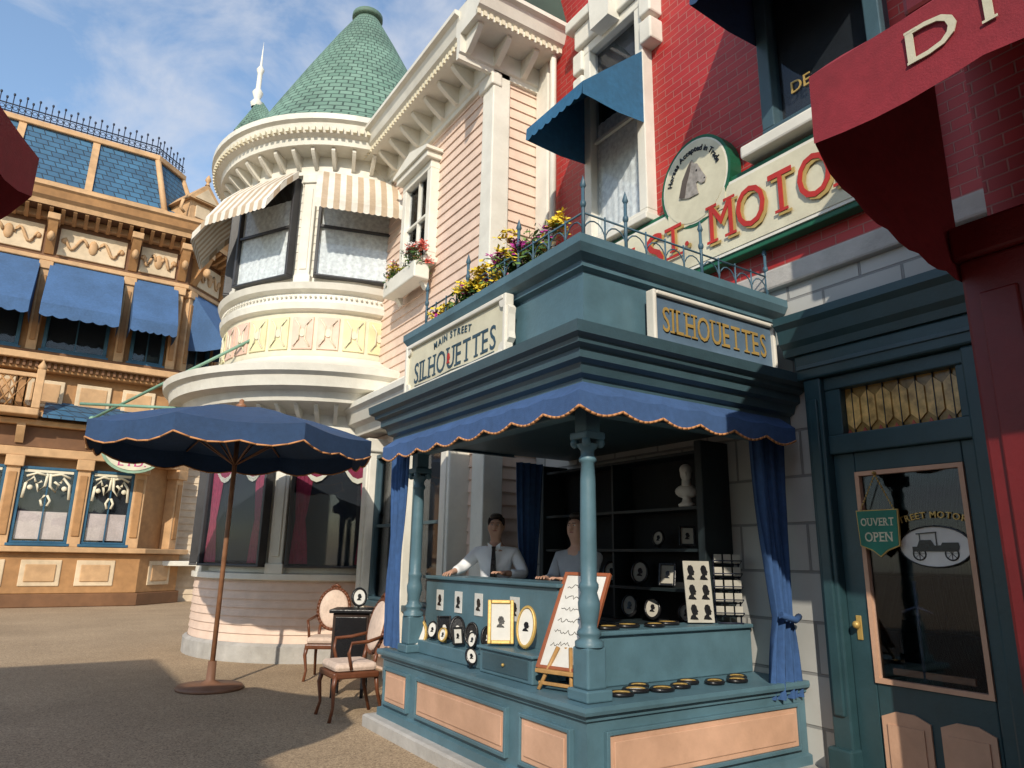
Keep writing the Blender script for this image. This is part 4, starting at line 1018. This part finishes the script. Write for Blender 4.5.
m=M(SC_,R(-30)); m.box(-.24,.24,-.22,.22,.88,.92,BLACK,.01); m.done('tabletop',st)
m=M(SC_,R(-30)); m.box(-.2,.2,-.18,.18,.3,.88,WAL,.01)
m.box(-.17,.17,-.19,-.178,.34,.84,BLACK,.005); m.ell((0,-.195,.64),.012,.012,.012,GOLD,8,6); m.done('cabinet',st)
for a in (-.16,.16):
    for b_ in (-.14,.14):
        m=M(SC_,R(-30)); m.box(a-.018,a+.018,b_-.018,b_+.018,0,.3,BLACK); m.done('leg',st)

# ---------------------------------------------------------------- silhouettes and frames
def portrait(pos,rx,rz,ang,fm,label,field=PAPER,tilt=12,rect=False,name='framed_portrait',grp='framed silhouettes on the kiosk'):
    r_=thing(name,label,'picture frame',pos,group=grp,local=True,rot=ang)
    T=Matrix.Translation((0,0,rz+.01))@Matrix.Rotation(R(-tilt),4,'X')
    m=M(); m.m=T
    t=rx*.28
    if rect:
        for (a,b_,c_,d_) in ((-rx,-rx+t,-rz,rz),(rx-t,rx,-rz,rz),(-rx+t,rx-t,-rz,-rz+t),(-rx+t,rx-t,rz-t,rz)): m.box(a,b_,-.02,0,c_,d_,fm,.006)
        m.box(-rx+.01,rx-.01,-.002,.006,-rz+.01,rz-.01,fm)
    else:
        m.ovalring((0,0,0),rx-t*.5,rz-t*.5,t,.02,fm,28); m.disc((0,.006,0),rx*.95,rz*.95,fm,28,.004)
    m.box(-.01,.01,0,.05,-rz,0,fm)
    m.done('frame',r_)
    m=M(); m.m=T
    if rect: m.box(-rx+t,rx-t,-.006,-.003,-rz+t,rz-t,field)
    else: m.disc((0,-.002,0),rx-t*.8,rz-t*.8,field,28,.004)
    k=min(rx-t,rz-t)*1.5
    m.prism([(a*k,b_*k) for a,b_ in SIL],'y',-.009,-.0065,BLACK if field is not BLACK else PAPER)
    m.done('silhouette',r_)
A=R(-30)
portrait((2.95,6.05,.68),.1,.14,A,GOLD,'oval gold framed silhouette on the counter ledge')
for (yy,zz,xx,rx_,rz_,fm_,fd_,rc_,da) in ((5.88,.79,3.02,.05,.075,BLACK,PAPER,False,-20),(5.74,.79,3.06,.065,.1,BLACK,BLACK,True,15),(5.6,.79,2.98,.045,.06,GOLD,PAPER,False,-35),(5.5,.79,3.06,.07,.11,BLACK,BLACK,False,5),(5.37,.79,2.99,.05,.07,BLACK,PAPER,True,30),(5.24,.79,3.05,.06,.095,BLACK,BLACK,False,-15),(5.12,.79,2.99,.045,.065,BLACK,PAPER,False,-30),(5.0,.79,3.06,.06,.09,BLACK,BLACK,False,10)):
    portrait((xx,yy,zz),rx_,rz_,A+R(da),fm_,'small dark framed silhouette standing on the counter step',field=fd_,rect=rc_)
portrait((3.0,4.72,.862),.1,.16,A,GOLD,'rectangular gold framed silhouette on the drawer box',rect=True)
portrait((2.9,4.98,.68),.05,.07,A+R(20),BLACK,'small oval black framed silhouette on the counter ledge',tilt=30)
portrait((3.03,4.42,.862),.08,.15,A-R(25),GOLD,'oval gold framed silhouette on the drawer box')
for i,yy in enumerate((6.0,5.65,5.3,4.75)):
    ca_=thing('silhouette_card','white card with black cut silhouette fixed to the counter','card',(3.148,yy,1.05),group='cards on the counter front')
    m=M((3.148,yy,1.05),LX); m.box(-.065,.065,-.005,0,-.02,.16,PAPER); m.done('card_board',ca_)
    m=M((3.148,yy,1.05),LX); m.prism([(a*.13,b_*.13+.07) for a,b_ in SIL],'y',-.008,-.0055,BLACK); m.done('silhouette',ca_)
def flat(xx,yy,zz,s_,pale,lab):
    t=thing('oval_miniature',lab,'picture frame',(xx,yy,zz),group='black oval miniatures lying on the ledge')
    D=Matrix.Diagonal((s_,.75*s_,1,1)); rr=R(random.uniform(-25,25))
    m=M((xx,yy,zz),rr); m.m=m.m@D
    m.lathe((0,0,0),[(.001,0),(.085,0),(.09,.012),(.08,.026),(.06,.02),(.055,.014)],BLACK,24); m.lathe((0,0,.0),[(.062,.021),(.058,.024),(.054,.0165)],GOLD,24); m.done('rim',t)
    m=M((xx,yy,zz),rr); m.m=m.m@D; m.lathe((0,0,0),[(.056,.0145),(.001,.0146)],PAPER if pale else BLACK,24); m.done('picture',t)
for i,(xx,yy) in enumerate(((3.2,3.6),(3.38,3.66),(3.56,3.6),(3.5,3.76),(3.76,3.63),(3.93,3.72),(4.1,3.63),(4.3,3.6),(4.42,3.7))): flat(xx,yy,.672,random.uniform(.9,1.15),i%4==1,'black oval miniature frame lying flat on the ledge')
for i,(xx,yy) in enumerate(((3.4,3.95),(3.63,4.0),(3.86,3.96),(4.08,4.05))): flat(xx,yy,1.032,1.1,False,'black oval miniature frame lying on the display step')
for (yy,zz,rr,rc_) in ((5.35,1.26,.085,False),(4.95,1.26,.09,False),(4.6,1.26,.08,True),(5.1,.965,.085,False),(4.8,.965,.08,False),(4.4,.965,.07,False),(4.7,1.6,.06,False),(5.9,1.26,.08,False),(4.35,1.6,.07,True)):
    portrait((4.66,yy,zz+.016),rr,rr*1.25,R(random.uniform(-70,-40)),BLACK,'black framed silhouette on the cabinet shelf',grp='framed silhouettes in the cabinet',field=CARD,rect=rc_)
BU=(4.6,4.28,1.958)
bu=M(BU,R(-50))
bu.lathe((0,0,0),[(.001,0),(.07,0),(.075,.02),(.045,.04),(.035,.07),(.05,.09)],PLASTER,16); bu.ell((0,0,.13),.1,.06,.06,PLASTER,14,8); bu.tube([(0,0,.15),(0,-.005,.24)],[.042,.036],PLASTER,12); bu.ell((0,-.012,.285),.05,.062,.072,PLASTER,16,10); bu.ell((0,-.075,.275),.01,.015,.02,PLASTER,8,6); bu.ell((0,.01,.315),.056,.062,.055,PLASTER,14,8)
bu.done('plaster_bust',None,BU,'white plaster bust standing on the top cabinet shelf','bust')
dct=thing('display_card','cream card with six black silhouettes standing on the counter','card',(4.38,3.98,1.03))
for nm in ('card_board','silhouettes'):
    dc=M((4.38,3.98,1.03),R(-25)); dc.m=dc.m@Matrix.Rotation(R(-8),4,'X')
    if nm=='card_board': dc.box(-.11,.11,-.006,.006,.01,.48,CARD,.003)
    else:
        for i in range(2):
            for j in range(3): dc.prism([(-.055+i*.11+a*.12,.09+j*.15+b_*.15) for a,b_ in SIL],'y',-.01,-.0065,BLACK)
    dc.done(nm,dct)
WR=(4.66,3.95,1.032)
wrt=thing('wire_rack','black wire card rack holding pale cards on the counter','rack',WR)
wr=M(WR,R(-35))
for x in (-.1,.1): wr.tube([(x,0,0),(x,0,.52)],.007,IRONB,6)
wr.tube([(-.1,-.07,.005),(.1,-.07,.005)],.006,IRONB,5)
for k in range(5):
    z=.05+k*.1; wr.tube([(-.11,-.07,z+.03),(-.11,0,z),(.11,0,z),(.11,-.07,z+.03),(-.11,-.07,z+.03)],.005,IRONB,5)
    wr.tube([(-.035,-.07,z+.03),(-.035,0,z)],.004,IRONB,4); wr.tube([(.04,-.07,z+.03),(.04,0,z)],.004,IRONB,4)
wr.done('wire_frame',wrt)
wr=M(WR,R(-35))
for k in range(5):
    z=.06+k*.1
    for x in (-.072,.003,.076): wr.box(x-.03,x+.03,-.04,-.036,z,z+.07,CARD)
wr.done('cards',wrt)
EO=(2.96,3.92)
ez=thing('tabletop_easel','tan wooden easel holding a framed whiteboard with handwriting','easel',(EO[0],EO[1],.67))
Tm=Matrix.Translation((EO[0],EO[1],.8))@Matrix.Rotation(R(-72),4,'Z')@Matrix.Rotation(R(-30),4,'X')
BF=mat('board_frame_wood',(.34,.1,.04),.5)
m=M(); m.m=Tm
m.box(-.17,.17,-.006,.006,0,.68,PAPER); 
for (a,b_,c_,d_) in ((-.19,-.165,-.01,.7),(.165,.19,-.01,.7),(-.165,.165,-.01,.012),(-.165,.165,.675,.7)): m.box(a,b_,-.016,.012,c_,d_,BF,.003)
m.done('whiteboard',ez)
m=M(); m.m=Tm
rn=random.Random(4)
for k in range(6):
    z=.59-k*.085; x=-.13; pts=[]
    L=rn.uniform(.15,.24)
    while x<-.13+L: pts.append((x,-.008,z+rn.uniform(-.016,.018))); x+=.011
    m.tube(pts,.0022,BLACK,4)
m.done('handwriting',ez)
m=M(); m.m=Matrix.Translation((EO[0],EO[1],.672))@Matrix.Rotation(R(-72),4,'Z')
for s_ in (-1,1): m.tube([(s_*.13,-.06,0),(s_*.05,.05,.26)],.014,TANW,6)
m.tube([(0,.2,0),(0,.07,.26)],.012,TANW,6); m.box(-.17,.17,-.05,.01,.1,.125,TANW,.004); m.box(-.14,.14,-.05,-.03,.03,.05,TANW,.003); m.done('stand',ez)
portrait((3.13,7.95,.922),.09,.11,R(-15),BLACK,'round black framed silhouette on the dark stand',grp='framed silhouettes on the kiosk')

# ---------------------------------------------------------------- people
def skinmesh(verts,edges,T,mt,root=0,sub=2):
    me=bpy.data.meshes.new('s'); me.from_pydata([v[0] for v in verts],edges,[]); o=bpy.data.objects.new('s',me); COL.objects.link(o)
    sm=o.modifiers.new('k','SKIN'); sm.use_smooth_shade=True; s2=o.modifiers.new('u','SUBSURF'); s2.levels=sub; s2.render_levels=sub
    sv=me.skin_vertices[0].data
    for i,v in enumerate(verts):
        rr=v[1]; sv[i].radius=(rr,rr) if not isinstance(rr,tuple) else rr; sv[i].use_root=(i==root)
    bpy.context.view_layer.update(); dg=bpy.context.evaluated_depsgraph_get()
    me2=bpy.data.meshes.new_from_object(o.evaluated_get(dg)); me2.transform(T); bpy.data.objects.remove(o)
    me2.materials.clear(); me2.materials.append(mt)
    for p_ in me2.polygons: p_.use_smooth=True; p_.material_index=0
    return me2
def person(pos,rot,label,RE,RH,LE,LH,shirt,pants,hairlong=False,tie=True):
    T=Matrix.Identity(4)
    pr=thing('person',label,'person',pos,local=True,rot=rot)
    V=[];E=[]
    def a(co,r,par=None):
        V.append((co,r)); i=len(V)-1
        if par is not None: E.append((par,i))
        return i
    pe=a((0,0,.98),(.14,.11)); wa=a((0,0,1.1),(.13,.1),pe); ch=a((0,0,1.27),(.15,.11),wa); uc=a((0,.01,1.4),(.12,.09),ch); nk=a((0,.01,1.5),.052,uc); jw=a((0,-.02,1.585),(.06,.068),nk); sk=a((0,0,1.66),(.08,.092),jw); tp=a((0,.005,1.735),(.062,.072),sk)
    a((0,-.112,1.648),.012,sk)
    for s_ in (-1,1): a((s_*.088,.01,1.65),(.012,.018),sk)
    for s_,el,hd in ((-1,RE,RH),(1,LE,LH)):
        sh=a((s_*.185,.01,1.4),.058,uc); e_=a(el,.042,sh); h_=a(hd,.027,e_)
        d=(Vector(hd)-Vector(el)).normalized(); side=d.cross(Vector((0,0,1))).normalized()
        pm=a(tuple(Vector(hd)+d*.05),(.034,.018),h_)
        pc=Vector(hd)+d*.065
        for k,off in enumerate((-.03,-.01,.01,.03)):
            L=(.055,.068,.063,.05)[k]
            f1=a(tuple(pc+side*off+d*.015),.009,pm); f2=a(tuple(pc+side*off*1.15+d*(.015+L*.5)+Vector((0,0,.006))),.008,f1); a(tuple(pc+side*off*1.2+d*(.015+L)+Vector((0,0,-.012))),.007,f2)
        t1=a(tuple(Vector(hd)+d*.02-side*s_*.035),.011,h_); a(tuple(Vector(hd)+d*.06-side*s_*.05),.009,t1)
    for s_ in (-1,1):
        hp=a((s_*.1,0,.9),.085,pe); kn=a((s_*.11,-.01,.5),.055,hp); an=a((s_*.11,.02,.09),.038,kn); a((s_*.12,-.14,.035),.035,an)
    me=skinmesh(V,E,T,SKIN); body=bpy.data.objects.new('body',me); COL.objects.link(body); body.parent=pr
    V=[];E=[]
    pe=a((0,0,.95),(.155,.125)); wa=a((0,0,1.1),(.15,.12),pe); ch=a((0,0,1.27),(.168,.13),wa); uc=a((0,.01,1.4),(.135,.105),ch); a((0,.01,1.47),.066,uc)
    for s_,el,hd in ((-1,RE,RH),(1,LE,LH)):
        sh=a((s_*.185,.01,1.395),.074,uc); mid=a(tuple((Vector((s_*.185,.01,1.395))+Vector(el))/2),.064,sh); e_=a(el,.058,mid); H_=Vector(el).lerp(Vector(hd),.78); a(tuple(H_),.042,e_)
    me=skinmesh(V,E,T,shirt); o=bpy.data.objects.new('shirt',me); COL.objects.link(o); o.parent=pr
    V=[];E=[]
    pe=a((0,0,1.0),(.16,.13)); lo=a((0,0,.93),(.155,.13),pe)
    for s_ in (-1,1):
        hp=a((s_*.1,0,.85),.1,lo); kn=a((s_*.11,-.01,.5),.075,hp); a((s_*.11,.02,.1),.07,kn)
    me=skinmesh(V,E,T,pants); o=bpy.data.objects.new('trousers',me); COL.objects.link(o); o.parent=pr
    m=M(); m.ell((0,.034,1.69),.079,.078,.092,HAIR,18,12); m.ell((0,-.005,1.752),.062,.066,.034,HAIR,16,10)
    for s_ in (-1,1): m.ell((s_*.07,.0,1.7),.016,.035,.045,HAIR,8,6)
    if hairlong: m.ell((0,.06,1.6),.08,.05,.12,HAIR,14,8)
    h=m.done('hair',None); h.parent=pr
    m=M()
    for s_ in (-1,1): m.ell((s_*.03,-.08,1.668),.012,.008,.006,PAPER,8,6); m.ell((s_*.03,-.087,1.668),.005,.003,.005,BLACK,8,6); m.box(s_*.03-.017,s_*.03+.017,-.09,-.078,1.684,1.689,HAIR)
    m.ell((0,-.083,1.61),.022,.008,.005,mat('lips',(.4,.12,.1),.5),10,6)
    h=m.done('face_features',None); h.parent=pr
    if tie:
        m=M(); m.prism([(-.02,1.46),(.02,1.46),(.015,1.43),(.034,1.12),(0,1.06),(-.034,1.12),(-.015,1.43)],'y',-.156,-.12,BLACK); h=m.done('tie',None); h.parent=pr
        m=M(); m.prism([(0,1.45),(-.065,1.5),(-.055,1.44),(-.03,1.42)],'y',-.125,-.095,shirt); m.prism([(0,1.45),(.065,1.5),(.055,1.44),(.03,1.42)],'y',-.125,-.095,shirt); h=m.done('collar',None); h.parent=pr
    return pr
person((3.74,6.0,.15),R(-40),'man in white shirt and black tie leaning on the counter',(-.33,-.03,1.25),(-.38,-.24,1.215),(.3,-.06,1.2),(.12,-.25,1.215),SHIRT,PANTS)
person((3.9,4.92,.12),R(-75),'person in grey top standing behind the front column',(-.2,-.1,1.2),(-.12,-.3,1.22),(.2,-.1,1.2),(.1,-.3,1.22),mat('grey_blue_top',(.35,.37,.4),.85),PANTS,True,False)
